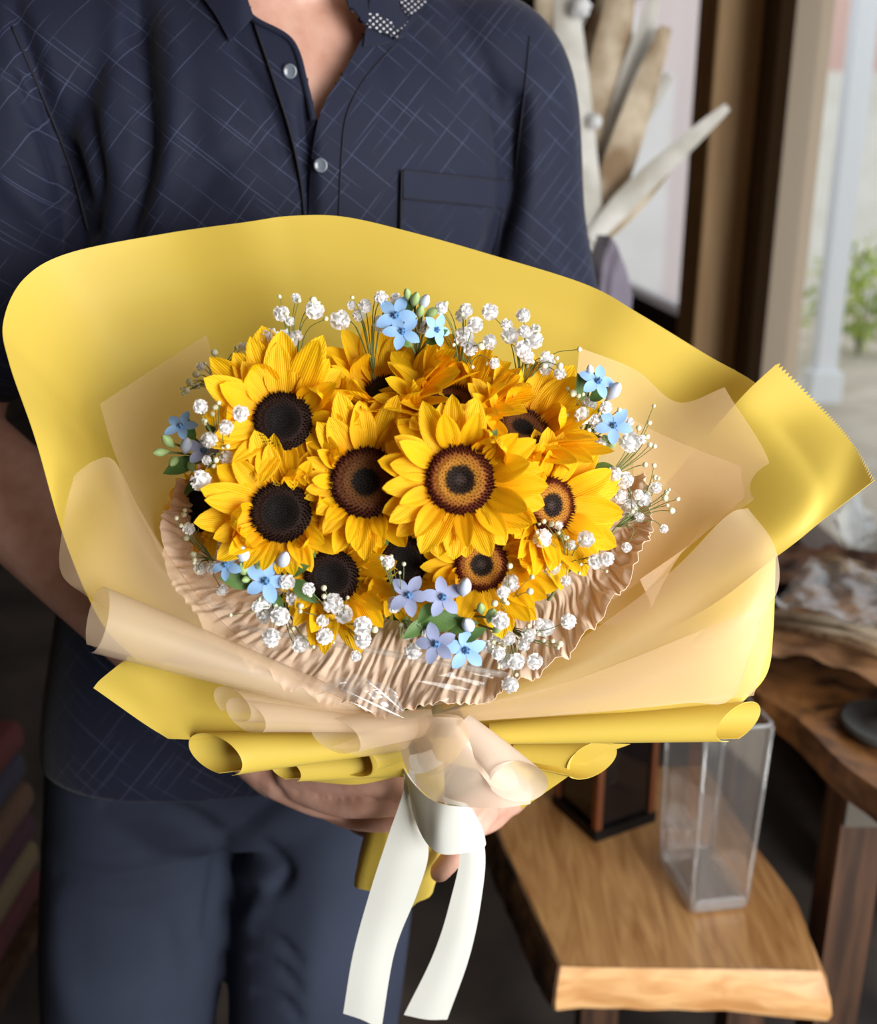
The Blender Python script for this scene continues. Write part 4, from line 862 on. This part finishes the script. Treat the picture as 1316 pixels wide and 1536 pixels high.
wroll('cellophane', (372, 942, .556), (756, 1012, .548), .0030, .0032, M['cello_fold'], turns=0.9, start=1.0, flat=0.5)
M['cello_glint'] = cello_mat('cellophane_glint', 1.9, 0.16, 0.06)  # extra reflective, for the highlight strips added on the film
LPOS, CPOS = np.array([1.40, -0.9, 1.18]), np.array([0, 0, CAMZ])
def glint_strip(a_, b_, wd):
    """glossy strip added as a highlight, slanted to mirror the shopfront light to the camera"""
    a_, b_ = W(*a_), W(*b_); d = (b_ - a_) / np.linalg.norm(b_ - a_); c = (a_ + b_) / 2
    u1 = LPOS - c; u2 = CPOS - c; h = u1 / np.linalg.norm(u1) + u2 / np.linalg.norm(u2); h -= d * h.dot(d); h /= np.linalg.norm(h); w_ = np.cross(h, d); V = []
    for i in range(20):
        f = i / 19; q = a_ + (b_ - a_) * f + h * 0.002 * math.sin(math.pi * f)
        for k in range(5):
            s_ = k / 4 * 2 - 1; V.append(q + w_ * s_ * wd * (0.4 + 0.6 * math.sin(math.pi * f)) - h * 0.12 * wd * s_ * s_)
    return under(mk('cellophane_glint_strip', V, grid_faces(20, 5), M['cello_glint']), wrap)
for a_, b_, wd in (((476, 1042, .531), (508, 1024, .529), .0006), ((498, 1027, .528), (606, 1077, .533), .0005), ((540, 1012, .531), (604, 1066, .532), .0004), ((512, 1046, .531), (564, 1071, .534), .0005), ((372, 942, .553), (520, 962, .546), .0006), ((530, 964, .545), (750, 1010, .545), .0005)):
    glint_strip(a_, b_, wd)

# ------------------------------------------------------------------ ribbon
rb = empty('satin_ribbon', tuple(W(612, 1180, .60))); tag(rb, 'cream satin ribbon tied round the stems with a loop and two tails', 'ribbon')
def rsheet(name, rows, nu=60, nv=8):
    rows = [[r[0], (r[1][0], r[1][1], (r[0][2] + r[2][2]) / 2 - 0.0015), r[2]] for r in rows]
    return under(sheet(name, rows, M['ribbon'], None, nu=nu, nv=nv, t=0.0004), rb)
rsheet('tail', [[(606, 1150, .602), (613, 1152, .598), (622, 1158, .602)], [(604, 1190, .598), (616, 1205, .594), (630, 1222, .598)], [(584, 1250, .595), (612, 1262, .588), (643, 1278, .592)], [(556, 1335, .598), (590, 1340, .592), (626, 1340, .595)], [(530, 1430, .606), (562, 1432, .602), (592, 1428, .606)], [(515, 1520, .612), (545, 1530, .609), (572, 1545, .612)]])
rsheet('tail', [[(664, 1195, .612), (680, 1200, .612), (700, 1205, .612)], [(690, 1270, .604), (708, 1272, .602), (727, 1270, .604)], [(676, 1350, .606), (700, 1352, .602), (722, 1350, .606)], [(650, 1432, .614), (678, 1438, .612), (704, 1436, .614)], [(606, 1522, .622), (640, 1529, .621), (671, 1529, .622)]])
rsheet('loop', [[(604, 1150, .60), (608, 1165, .599), (612, 1180, .60)], [(618, 1172, .588), (620, 1200, .586), (622, 1226, .588)], [(642, 1196, .575), (642, 1232, .572), (640, 1264, .575)], [(668, 1207, .566), (664, 1246, .563), (664, 1281, .567)], [(696, 1210, .566), (706, 1244, .564), (704, 1278, .568)], [(708, 1212, .576), (723, 1242, .574), (727, 1270, .578)], [(704, 1212, .592), (716, 1236, .590), (722, 1256, .594)], [(670, 1205, .602), (674, 1222, .602), (676, 1240, .604)]], nu=80)
V, F = tube_geo(np.array([W(610, 1160, .655) + np.array([.047 * math.cos(a), .047 * math.sin(a), 0.002 * math.sin(a)]) for a in np.linspace(0, 2 * math.pi, 40)]), 0.001, 6, False)
V = []
for s in (-1, 0, 1):
    for a in np.linspace(0, 2 * math.pi, 48, endpoint=False): V.append(W(602, 1108, .643) + np.array([.036 * math.cos(a), .036 * math.sin(a), s * 0.008]))
under(thicken(mk('band', V, grid_faces(3, 48, True), M['ribbon']), 0.0005), rb)
# ------------------------------------------------------------------ sunflowers
def petal_mesh(name, Ln, Wd, bend, cup, twist, ruff, seed, m):
    r = np.random.default_rng(seed); nu, nv = 11, 9; V = []; ph = r.uniform(0, 6)
    x, z, ang = 0.0, 0.0, 0.0; ds = Ln / (nu - 1)
    for i in range(nu):
        t = i / (nu - 1)
        w_ = Wd * (0.45 * (1 - t) ** 2 + math.sin(math.pi * (0.985 * t ** 0.92)) ** 0.65) * (1 if t < 1 else 0.2)
        for j in range(nv):
            s = j / (nv - 1) * 2 - 1
            yy = s * w_
            zz = cup * w_ * (s * s - 0.3) + 0.00075 * math.cos(s * math.pi * 2.6) * math.sin(math.pi * min(1, t * 1.05)) ** 0.5 + ruff * abs(s) * math.sin(9 * t + ph + s) * w_
            tw = twist * t; yy, zz = yy * math.cos(tw) - zz * math.sin(tw), yy * math.sin(tw) + zz * math.cos(tw)
            V.append((x - zz * math.sin(ang), yy, z + zz * math.cos(ang)))
        ang += bend * (0.4 + 1.2 * t) / (nu - 1); x += ds * math.cos(ang); z += ds * math.sin(ang)
    me = bpy.data.meshes.new(name); me.from_pydata(V, [], grid_faces(nu, nv)); me.polygons.foreach_set('use_smooth', [True] * len(me.polygons)); me.materials.append(m); me.update(); return me
PET = [petal_mesh('petal_%d' % k, 0.0335 * rng.uniform(0.92, 1.08), 0.0082 * rng.uniform(0.85, 1.12), rng.uniform(-0.55, 0.2), rng.uniform(0.1, 0.4), rng.uniform(-0.35, 0.35), rng.uniform(0.02, 0.10), k, M['petal']) for k in range(12)]
PETC = [petal_mesh('curled_petal_%d' % k, 0.026, 0.0076, rng.uniform(1.2, 2.3) * rng.choice([-1, 1]), rng.uniform(0.4, 0.8), rng.uniform(-0.8, 0.8), 0.16, 40 + k, M['petal']) for k in range(6)]
def disc_mesh(name, R, dome, m):
    # shallow dome with spiral rows of florets, a fringe of upright bristles at the rim
    geos = []
    prof = [(0.0001, dome * 0.55), (R * 0.2, dome * 0.62), (R * 0.4, dome * 0.85), (R * 0.62, dome), (R * 0.85, dome * 0.75), (R, dome * 0.1), (R * 0.96, -0.004), (0.0001, -0.005)]
    v, f = lathe([(a, b) for a, b in prof], 36); geos.append((v, f))
    nf = 330
    for k in range(nf):
        rr = R * 0.985 * math.sqrt((k + 0.5) / nf); a = k * 2.399963
        zz = np.interp(rr / R, [0, 0.2, 0.4, 0.62, 0.85, 1.0], [dome * .55, dome * .62, dome * .85, dome, dome * .75, dome * .1])
        rim = rr / R > 0.70; h = (0.0030 if rim else 0.0011) * rng.uniform(0.7, 1.3); b = 0.00075 if rim else 0.00055
        ux, uy = math.cos(a), math.sin(a); lean = 0.55 if rim else 0.15
        tip = np.array([rr * ux + h * lean * ux, rr * uy + h * lean * uy, zz + h]); c = np.array([rr * ux, rr * uy, zz - 0.0004])
        t1 = np.array([ux, uy, 0]); t2 = np.array([-uy, ux, 0])
        geos.append(([c + t1 * b, c + t2 * b, c - t1 * b, c - t2 * b, tip], [(0, 1, 4), (1, 2, 4), (2, 3, 4), (3, 0, 4)]))
    V, F = join(geos); me = bpy.data.meshes.new(name); me.from_pydata([tuple(map(float, q)) for q in V], [], F); me.materials.append(m); me.update(); return me
DISC = {k: disc_mesh('disc_' + k, 0.0172, 0.0042, M['disc_' + k]) for k in ('gold', 'brown', 'dark')}
def leaf_mesh(name, Ln, Wd, bend, m, nu=9, nv=5, fold=0.25):
    V = []
    for i in range(nu):
        t = i / (nu - 1); w_ = Wd * (math.sin(math.pi * t ** 0.8) ** 0.9 + 0.04 * (1 - t))
        for j in range(nv):
            s = j / (nv - 1) * 2 - 1; V.append((Ln * t, s * w_, abs(s) * w_ * fold - bend * Ln * t * t))
    me = bpy.data.meshes.new(name); me.from_pydata(V, [], grid_faces(nu, nv)); me.polygons.foreach_set('use_smooth', [True] * len(me.polygons)); me.materials.append(m); me.update(); return me
SEPAL = leaf_mesh('sepal', 0.022, 0.005, -0.15, M['leaf']); SLEAF = leaf_mesh('green_leaf', 0.05, 0.016, 0.2, M['leaf'])
def frame(nrm, roll_=0.0):
    q = Vector(nrm).normalized().to_track_quat('Z', 'Y').to_matrix(); return (q @ Matrix.Rotation(roll_, 3, 'Z'))
STEM_END = W(600, 1290, .668)
def sunflower(px, py, Y, tilt, disc, sc, seed, label, up=(0.30, 0.62), inner=6, pl=1.0, asym=(1, 1, 1, 1)):
    """tilt=(right, up): how far the head turns from facing the viewer's side"""
    r = np.random.default_rng(seed); c = W(px, py, Y); v = np.array([0, 0, CAMZ]) - c; v /= np.linalg.norm(v)
    nrm = v + np.array([1, 0, 0]) * tilt[0] + np.array([0, 0, 1]) * tilt[1]; nrm /= np.linalg.norm(nrm)
    t = empty('sunflower', tuple(c)); tag(t, label, 'sunflower', 'sunflowers in the bouquet')
    t.matrix_world = Matrix.LocRotScale(Vector(c), frame(nrm, r.uniform(0, 6)).to_quaternion(), Vector((1, 1, 1)))
    dk = bpy.data.objects.new('disc', DISC[disc]); COL.objects.link(dk); dk.parent = t; dk.scale = (sc, sc, sc)
    def put(me, a, el, rad, z, s, rollx, nm='petal'):
        o = bpy.data.objects.new(nm, me); COL.objects.link(o); o.parent = t
        R = Matrix.Rotation(a, 4, 'Z') @ Matrix.Translation((rad, 0, z)) @ Matrix.Rotation(-el, 4, 'Y') @ Matrix.Rotation(rollx, 4, 'X')
        o.matrix_local = R @ Matrix.Scale(s, 4); return o
    for layer, (n, el, rad, z, s) in enumerate(((15, up[0], 0.0145, -0.003, 1.10 * pl), (15, (up[0] + up[1]) / 2, 0.0150, -0.0012, 1.02 * pl), (inner + 5, up[1], 0.0160, 0.0003, 0.82 * pl))):
        for k in range(n):
            a = 2 * math.pi * (k + 0.5 * (layer % 2) + r.uniform(-.28, .28)) / n
            dv = t.matrix_world.to_3x3() @ Vector((math.cos(a), math.sin(a), 0)); q2 = dv.x ** 2 + dv.z ** 2 + 1e-9
            am = ((asym[1] if dv.x > 0 else asym[0]) * dv.x ** 2 + (asym[2] if dv.z > 0 else asym[3]) * dv.z ** 2) / q2
            put(PET[r.integers(len(PET))] if layer == 2 or r.uniform() > 0.16 else PETC[r.integers(len(PETC))], a, el + r.uniform(-.2, .2), rad * sc, z, s * sc * am * r.uniform(0.9, 1.08), r.uniform(-.25, .25))
    for k in range(10): put(SEPAL, k * 0.628 + 0.3, -0.15, 0.010 * sc, -0.006, sc, 0, 'sepal')
    inv = np.array(t.matrix_world.inverted()); back = c - nrm * 0.03
    path = crs([c - nrm * 0.004, back, back * 0.45 + STEM_END * 0.55 + np.array([0, 0.012, 0]), STEM_END + np.array([r.uniform(-.012, .012), r.uniform(-.012, .012), 0])], 18)
    pl = [(inv @ np.append(q, 1))[:3] for q in path]
    mk('stem', *tube_geo(pl, 0.0032, 7), M['leaf'], t)
    return t
SF = [
 (425, 632, .576, (-.10, .12), 'dark', 1.00, 'dark-centred sunflower with broad upright petals below the upper left gypsophila', dict(up=(.2, .5), asym=(1.0, .80, 1.15, .7))),
 (422, 768, .560, (-.12, .0), 'dark', 1.05, 'black-centred sunflower with broad petals above the lower left blue flowers', dict(up=(.2, .55), asym=(1.0, .62, .88, .62))),
 (549, 724, .566, (.0, .12), 'brown', 1.22, 'sunflower with a wide brown-ringed disc in the middle of the bunch', dict(up=(.35, .7), asym=(.45, .45, .85, .62))),
 (690, 720, .553, (.06, .04), 'gold', 1.16, 'sunflower with a golden ring round a dark grey heart, foremost in the middle', dict(up=(.2, .6), asym=(.78, .86, .80, .76))),
 (824, 758, .574, (.70, .02), 'gold', 1.0, 'sunflower turned aside with a reddish disc beside the right-hand white sprigs', dict(asym=(.5, 1.1, .9, .9))),
 (722, 846, .560, (.10, -.14), 'gold', 0.94, 'smaller golden-ringed sunflower just above the grey-blue flowers', dict(up=(.2, .55), asym=(.72, 1.0, .55, .95))),
 (606, 842, .566, (-.02, -.10), 'dark', 0.90, 'small dark sunflower half hidden between the lower two', dict(up=(.4, .85), asym=(.5, .5, .55, .75))),
 (498, 864, .560, (-.06, -.20), 'dark', 0.96, 'dark-centred sunflower with ragged petals just above the cellophane', dict(up=(.3, .75), asym=(.5, .85, .5, .95))),
 (585, 592, .610, (-.15, 2.0), 'dark', 0.95, 'sunflower facing upwards right under the top blue flower', dict(up=(.55, .95), pl=1.2, asym=(1, 1, 1, .6))),
 (676, 608, .600, (.05, 1.6), 'brown', 0.95, 'upturned sunflower with a half hidden disc below the upper white sprigs', dict(up=(.5, .9), pl=1.15, asym=(1, 1, 1, .55))),
 (782, 646, .590, (.55, 1.3), 'brown', 1.0, 'sunflower tilted up and sideways beside the right-hand blue flowers', dict(up=(.45, .85), pl=1.15, asym=(.7, 1, 1, .6))),
 (302, 765, .612, (-1.0, -.1), 'dark', 0.8, 'dark seed head peeping out at the side by the kraft tissue', dict(pl=.7)),
]
for i, s in enumerate(SF):
    sunflower(*s[:6], 100 + i, s[6], **(s[7] if len(s) > 7 else {}))

# ------------------------------------------------------------------ white gypsophila sprigs
def bloom_mesh(name, seed):
    r = np.random.default_rng(seed); geos = []
    for k in range(22):
        z = 1 - (k + .5) / 22 * 1.5; a = k * 2.4; rr = math.sqrt(max(0, 1 - z * z)); d = np.array([rr * math.cos(a), rr * math.sin(a), z]); d += r.normal(0, .12, 3); d /= np.linalg.norm(d)
        t1 = np.cross(d, [0.3, 0.2, 0.9]); t1 /= np.linalg.norm(t1); t2 = np.cross(d, t1); sz = r.uniform(.30, .42); l0 = r.uniform(.45, .6)
        g = []
        for i, (ra, wv) in enumerate(((l0, .35), (.85, 1.0), (1.0, .75))):
            for s in (-1, 0, 1): g.append(d * ra + t1 * s * sz * wv + t2 * (0.14 * s * s + r.uniform(-.09, .09)) + d * r.uniform(-.06, .06))
        geos.append((g, grid_faces(3, 3)))
    geos.append(ball_geo((0, 0, 0), 0.72, 6, 9))
    V, F = join(geos); me = bpy.data.meshes.new(name); me.from_pydata([tuple(map(float, q)) for q in V], [], F); me.polygons.foreach_set('use_smooth', [True] * len(F)); me.materials.append(M['white_bloom']); me.update(); return me
BLOOM = [bloom_mesh('gypsophila_blossom_%d' % k, k) for k in range(4)]
v, f = ball_geo((0, 0, 0), (1, 1, 1.2), 7, 9); BUD = bpy.data.meshes.new('gypsophila_bud'); BUD.from_pydata([tuple(map(float, q)) for q in v], [], f); BUD.polygons.foreach_set('use_smooth', [True] * len(f)); BUD.materials.append(M['bud'])
def sprig(label, base, items, Y, nbud=6, seed=0):
    """items: (px, py, size in px) of the blossoms"""
    r = np.random.default_rng(seed); b = W(*base); t = empty('gypsophila_sprig', tuple(b)); tag(t, label, 'gypsophila', 'white gypsophila sprigs round the sunflowers')
    geos = [tube_geo(rel(t, crs([b, b * .55 + STEM_END * .45 + np.array([0, .02, 0]), STEM_END], 8)), 0.0009, 5)]
    items = list(items); xs = np.array([(i[0], i[1]) for i in items], float); mid = xs.mean(0)
    lst = [(x, y, s, False) for x, y, s in items]
    for k in range(nbud):
        q = xs[r.integers(len(xs))] + r.normal(0, 13, 2); lst.append((q[0], q[1], r.uniform(2.2, 3.6), True))
    for k, (x, y, s, bud) in enumerate(lst):
        Yk = Y + r.uniform(-.008, .008); p = W(x, y, Yk); sc = s / FPX * 0.66 * (1.0 if bud or s < 5.5 else 1.08)
        o = bpy.data.objects.new('bud' if (bud or s < 5.5) else 'blossom', BUD if (bud or s < 5.5) else BLOOM[r.integers(4)]); COL.objects.link(o); o.parent = t
        v_ = np.array([0, 0, CAMZ]) - p; v_ /= np.linalg.norm(v_); o.matrix_local = Matrix.Translation(Vector(p - b)) @ frame(v_ + r.normal(0, .35, 3), r.uniform(0, 6)).to_4x4() @ Matrix.Scale(sc, 4)
        near = W(*(np.array([x, y]) * .45 + np.array(mid) * .35 + np.array(base[:2]) * .2), Yk + .006)
        geos.append(tube_geo(rel(t, crs([b, near, p - v_ * sc * .8], 9)), np.linspace(0.0004, 0.00022, 9), 4))
    mk('stems', *join(geos), M['stem'], t)
    return t
sprig('white gypsophila sprig above the upper left sunflower', (445, 560, .615), [(472, 465, 12), (422, 470, 10), (444, 447, 6), (428, 512, 15), (403, 505, 11), (400, 525, 11), (382, 527, 11), (435, 482, 6), (446, 503, 7), (470, 450, 5)], .600, 9, 1)
sprig('open white gypsophila sprig between the upper left sunflower and the top blue flower', (560, 560, .62), [(510, 480, 13), (538, 473, 8), (527, 458, 6), (571, 486, 11), (548, 459, 9), (572, 447, 9), (593, 449, 8)], .612, 6, 2)
sprig('white gypsophila sprig just beside the top blue flower', (690, 570, .62), [(662, 462, 8), (699, 465, 9), (692, 474, 8), (696, 505, 13), (713, 487, 10), (735, 513, 10), (706, 522, 10), (634, 489, 10), (742, 545, 7), (722, 520, 5)], .605, 8, 3)
sprig('white gypsophila sprig above the petals of the sideways-tilted sunflower', (780, 590, .612), [(735, 468, 11), (785, 473, 9), (786, 497, 8), (765, 503, 11), (802, 510, 11), (803, 494, 7), (784, 523, 11), (820, 540, 11), (791, 535, 9), (760, 487, 8), (840, 560, 8), (818, 554, 8), (840, 549, 5)], .604, 9, 4)
sprig('white gypsophila sprig among the right-hand blue flowers', (850, 690, .604), [(884, 606, 10), (874, 624, 11), (873, 667, 14), (894, 631, 9), (909, 611, 8), (945, 664, 14), (902, 667, 9), (944, 633, 6), (860, 590, 5), (930, 622, 6)], .594, 8, 5)
sprig('spindly gypsophila sprig of buds reaching out over the frosted film', (910, 720, .60), [(963, 659, 6), (971, 655, 4), (975, 667, 4), (968, 697, 4), (958, 642, 4), (921, 711, 10), (938, 720, 11), (932, 744, 10), (944, 761, 12)], .597, 8, 6)
sprig('thin gypsophila sprig beside the turned sunflower, over the kraft rim', (925, 790, .60), [(966, 747, 11), (984, 731, 8), (958, 742, 7), (996, 793, 6), (1008, 766, 5), (998, 747, 5), (959, 776, 7), (940, 821, 7), (983, 716, 4), (1000, 738, 4)], .598, 8, 7)
sprig('gypsophila sprig lying on the lower petals of the turned sunflower', (850, 860, .59), [(814, 807, 12), (879, 809, 11), (857, 818, 7), (839, 788, 6), (828, 850, 11), (893, 842, 10), (911, 838, 9), (849, 871, 7), (827, 786, 4), (848, 807, 4)], .556, 10, 8)
sprig('gypsophila sprig in front of the smaller golden-ringed sunflower', (760, 920, .578), [(767, 875, 11), (755, 889, 8), (795, 887, 5), (765, 849, 4), (751, 931, 11), (742, 905, 5)], .538, 4, 9)
sprig('dense gypsophila sprig on the pleated kraft tissue', (760, 940, .585), [(853, 932, 10), (818, 941, 12), (793, 952, 10), (786, 966, 9), (762, 957, 10), (734, 969, 9), (758, 992, 11), (774, 992, 11), (802, 992, 11), (765, 1027, 11), (748, 980, 9), (840, 966, 5), (808, 935, 7), (745, 955, 7)], .556, 14, 10)
sprig('gypsophila sprig among the grey-blue flowers at the bottom', (600, 930, .585), [(620, 976, 11), (582, 843, 8), (592, 910, 8), (613, 951, 7), (590, 903, 7), (640, 950, 6), (602, 938, 4), (606, 846, 3)], .540, 8, 11)
sprig('gypsophila sprig crossing the ragged sunflower above the cellophane', (520, 940, .585), [(500, 905, 13), (515, 921, 12), (484, 931, 8), (463, 883, 8), (451, 909, 4), (544, 939, 12), (487, 954, 11), (544, 959, 11), (534, 984, 7), (486, 882, 4), (562, 944, 5)], .538, 9, 12)
sprig('gypsophila sprig under the lower left blue flower', (425, 890, .59), [(399, 922, 12), (420, 924, 12), (396, 903, 10), (441, 896, 11), (431, 873, 10), (406, 957, 12), (450, 966, 11), (386, 910, 7)], .545, 8, 13)
sprig('small gypsophila sprig beside the left kraft rim', (320, 840, .60), [(283, 793, 8), (300, 852, 9), (319, 852, 9), (333, 885, 8), (280, 806, 5), (276, 772, 4), (290, 832, 5)], .575, 8, 14)
sprig('gypsophila sprig of small blooms between the left blue flower and the sunflowers', (345, 700, .605), [(301, 610, 9), (361, 620, 10), (339, 641, 9), (314, 660, 10), (340, 686, 9), (310, 690, 6), (323, 611, 4), (301, 721, 13), (305, 631, 4), (324, 690, 4)], .560, 7, 15)
sprig('wispy gypsophila sprig of tiny buds at the upper left film corner', (350, 600, .615), [(301, 550, 6), (280, 586, 5), (284, 573, 5), (322, 529, 5), (353, 532, 5), (294, 562, 5), (342, 552, 5), (364, 520, 6), (292, 580, 4)], .606, 10, 16)

# ------------------------------------------------------------------ blue star flowers
def star_petal(name, m):
    V = []; nu, nv = 8, 5
    for i in range(nu):
        t = i / (nu - 1); w_ = 0.30 * math.sin(math.pi * (0.10 + 0.88 * t)) ** 0.7 * (1 if t < 1 else .25)
        for j in range(nv):
            s = j / (nv - 1) * 2 - 1; V.append((0.14 + t * 0.9, s * w_, 0.12 * t + 0.10 * s * s * w_ - 0.22 * t * t))
    me = bpy.data.meshes.new(name); me.from_pydata(V, [], grid_faces(nu, nv)); me.polygons.foreach_set('use_smooth', [True] * len(me.polygons)); me.materials.append(m); return me
STAR = {'blue': star_petal('star_petal', M['blue']), 'mauve': star_petal('star_petal_grey', M['mauve'])}
hv, hf = join([lathe([(0.001, 0.30), (0.07, 0.28), (0.09, 0.16), (0.16, 0.10), (0.18, 0.0), (0.10, -0.2), (0.06, -0.45)], 12)] + [ball_geo((0.15 * math.cos(a), 0.15 * math.sin(a), 0.16), 0.05, 4, 6) for a in np.arange(5) * 1.2566])
HEART = bpy.data.meshes.new('star_heart'); HEART.from_pydata([tuple(map(float, q)) for q in hv], [], hf); HEART.polygons.foreach_set('use_smooth', [True] * len(hf)); HEART.materials.append(M['blue_heart'])
bv_, bf_ = lathe([(0.01, 1.0), (0.22, 0.85), (0.40, 0.45), (0.42, 0.1), (0.28, -0.25), (0.16, -0.5), (0.05, -0.7)], 12)
BUDM = {}
for kk, mm in (('blue', M['blue_bud']), ('green', M['pale_green'])):
    me = bpy.data.meshes.new('star_bud_' + kk); me.from_pydata([tuple(map(float, q)) for q in bv_], [], bf_); me.polygons.foreach_set('use_smooth', [True] * len(bf_)); me.materials.append(mm); BUDM[kk] = me
BLEAF = leaf_mesh('star_leaf', 1.0, 0.24, 0.2, M['leaf'])
def star_sprig(label, base, flowers, buds, leaves, Y, seed):
    r = np.random.default_rng(seed); b = W(*base); t = empty('blue_star_sprig', tuple(b)); tag(t, label, 'blue flower', 'blue star flower sprigs in the bouquet')
    geos = [tube_geo(rel(t, crs([b, b * .5 + STEM_END * .5 + np.array([0, .02, 0]), STEM_END], 8)), 0.0013, 5)]
    def place(nm, me, p, nrm, sc, par, rl=0.0):
        o = bpy.data.objects.new(nm, me); COL.objects.link(o); o.parent = par
        if par is t: o.matrix_local = Matrix.Translation(Vector(p - b)) @ frame(nrm, rl).to_4x4() @ Matrix.Scale(sc, 4)
        return o
    for (x, y, s, col, tl) in flowers:
        p = W(x, y, Y + r.uniform(-.003, .003)); v_ = np.array([0, 0, CAMZ]) - p; v_ /= np.linalg.norm(v_); nrm = v_ + np.array([tl[0], 0, tl[1]])
        h = place('flower', HEART, p, nrm, s / FPX * .66, t, r.uniform(0, 6))
        for k in range(5):
            o = place('petal', STAR[col], p, nrm, 1, h); o.matrix_local = Matrix.Rotation(k * 1.2566 + r.uniform(-.1, .1), 4, 'Z') @ Matrix.Rotation(r.uniform(-.25, .1), 4, 'Y') @ Matrix.Scale(r.uniform(.92, 1.05), 4)
        geos.append(tube_geo(rel(t, crs([b, (b + p) / 2 + np.array([0, .004, 0]), p - nrm * s / FPX * .25], 8)), 0.0009, 5))
    for (x, y, s, col, dx, dy) in buds:
        p = W(x, y, Y + .002); d = W(x + dx * 20, y + dy * 20, Y - .004) - p; place('bud', BUDM[col], p, d, s / FPX * .66, t)
        geos.append(tube_geo(rel(t, crs([b, (b + p) / 2 + np.array([0, .004, 0]), p], 8)), 0.0008, 5))
    for (x, y, s, dx, dy) in leaves:
        p = W(x, y, Y + .006); d = W(x + dx * s, y + dy * s, Y) - p; o = bpy.data.objects.new('leaf', BLEAF); COL.objects.link(o); o.parent = t
        X = Vector(d).normalized(); Zv = Vector((r.uniform(-.4, .4), -1, .5)); Yv = Zv.cross(X).normalized(); Zv = X.cross(Yv)
        o.matrix_local = Matrix.Translation(Vector(p - b)) @ Matrix((X, Yv, Zv)).transposed().to_4x4() @ Matrix.Scale(s / FPX * .66, 4)
    mk('stem', *join(geos), M['stem'], t)
star_sprig('powder blue star flower with green buds at the top of the bouquet', (625, 535, .62), [(594, 473, 29, 'blue', (-.2, .1)), (604, 498, 26, 'blue', (.0, .5)), (655, 495, 22, 'blue', (.5, .2))],
           [(622, 452, 16, 'green', .3, -1), (612, 444, 13, 'green', -.2, -1), (635, 456, 17, 'blue', .5, -1), (645, 470, 15, 'green', .9, -.5), (630, 470, 14, 'green', .2, -1)], [(618, 520, 44, -.6, -.7), (640, 515, 36, .7, -.5), (610, 470, 30, .5, -1)], .598, 21)
star_sprig('two powder blue star flowers with a pale bud beside the right-hand gypsophila', (880, 650, .605), [(897, 572, 26, 'blue', (.5, .5)), (921, 638, 26, 'blue', (.1, .1))],
           [(918, 590, 22, 'blue', .6, -.8), (886, 557, 12, 'blue', -.2, -1), (915, 668, 15, 'green', .5, -.4), (910, 660, 12, 'green', -.4, -.6)], [(875, 600, 40, -.1, -1), (885, 600, 34, .8, -.5), (892, 700, 34, .8, .1), (880, 585, 30, .4, -.9), (868, 640, 34, -.6, .2)], .592, 22)
star_sprig('pale blue star flower with opening buds beside the left film sheet', (320, 690, .605), [(272, 640, 24, 'blue', (-.4, .7)), (305, 676, 24, 'mauve', (.1, .2))],
           [(279, 672, 20, 'blue', .1, -1), (254, 664, 17, 'green', -.7, -.8), (244, 678, 15, 'green', -1, .1), (262, 690, 15, 'green', -.3, .4), (286, 698, 14, 'green', .3, .5)], [(295, 690, 50, -1, .35), (290, 660, 34, -.3, -.9), (300, 720, 30, -.8, .6), (318, 650, 28, -.2, -1), (320, 690, 30, .2, .9)], .588, 23)
star_sprig('powder blue star flower with white-blue buds under the black-centred sunflower', (420, 850, .59), [(399, 871, 31, 'blue', (-.1, -.1)), (340, 848, 22, 'blue', (-.5, .3))],
           [(365, 836, 22, 'blue', -.15, -1), (366, 856, 17, 'green', -.4, -.8), (388, 850, 14, 'green', .2, -1), (424, 843, 21, 'blue', .3, -1), (372, 868, 12, 'green', -.6, .2)], [(440, 870, 46, .5, .5), (380, 876, 46, -1, -.2), (415, 890, 34, .1, 1), (430, 860, 36, .8, -.3)], .546, 24)
star_sprig('grey-blue star flowers over a green leaf at the bottom of the bouquet', (660, 930, .585), [(614, 893, 28, 'mauve', (-.2, .2)), (664, 896, 29, 'mauve', (.1, .1)), (655, 966, 29, 'mauve', (-.2, .0)), (699, 975, 30, 'blue', (.2, -.2))],
           [(696, 884, 22, 'blue', .25, -1), (704, 940, 21, 'blue', -.3, -.5), (736, 926, 18, 'green', .4, -1), (722, 915, 14, 'green', -.1, -1), (744, 945, 13, 'green', .6, -.4)], [(690, 925, 58, -1, .25), (640, 930, 40, -.6, .5), (690, 958, 40, .9, -.35), (650, 905, 34, -.5, .6), (668, 940, 46, .9, -.1)], .536, 25)
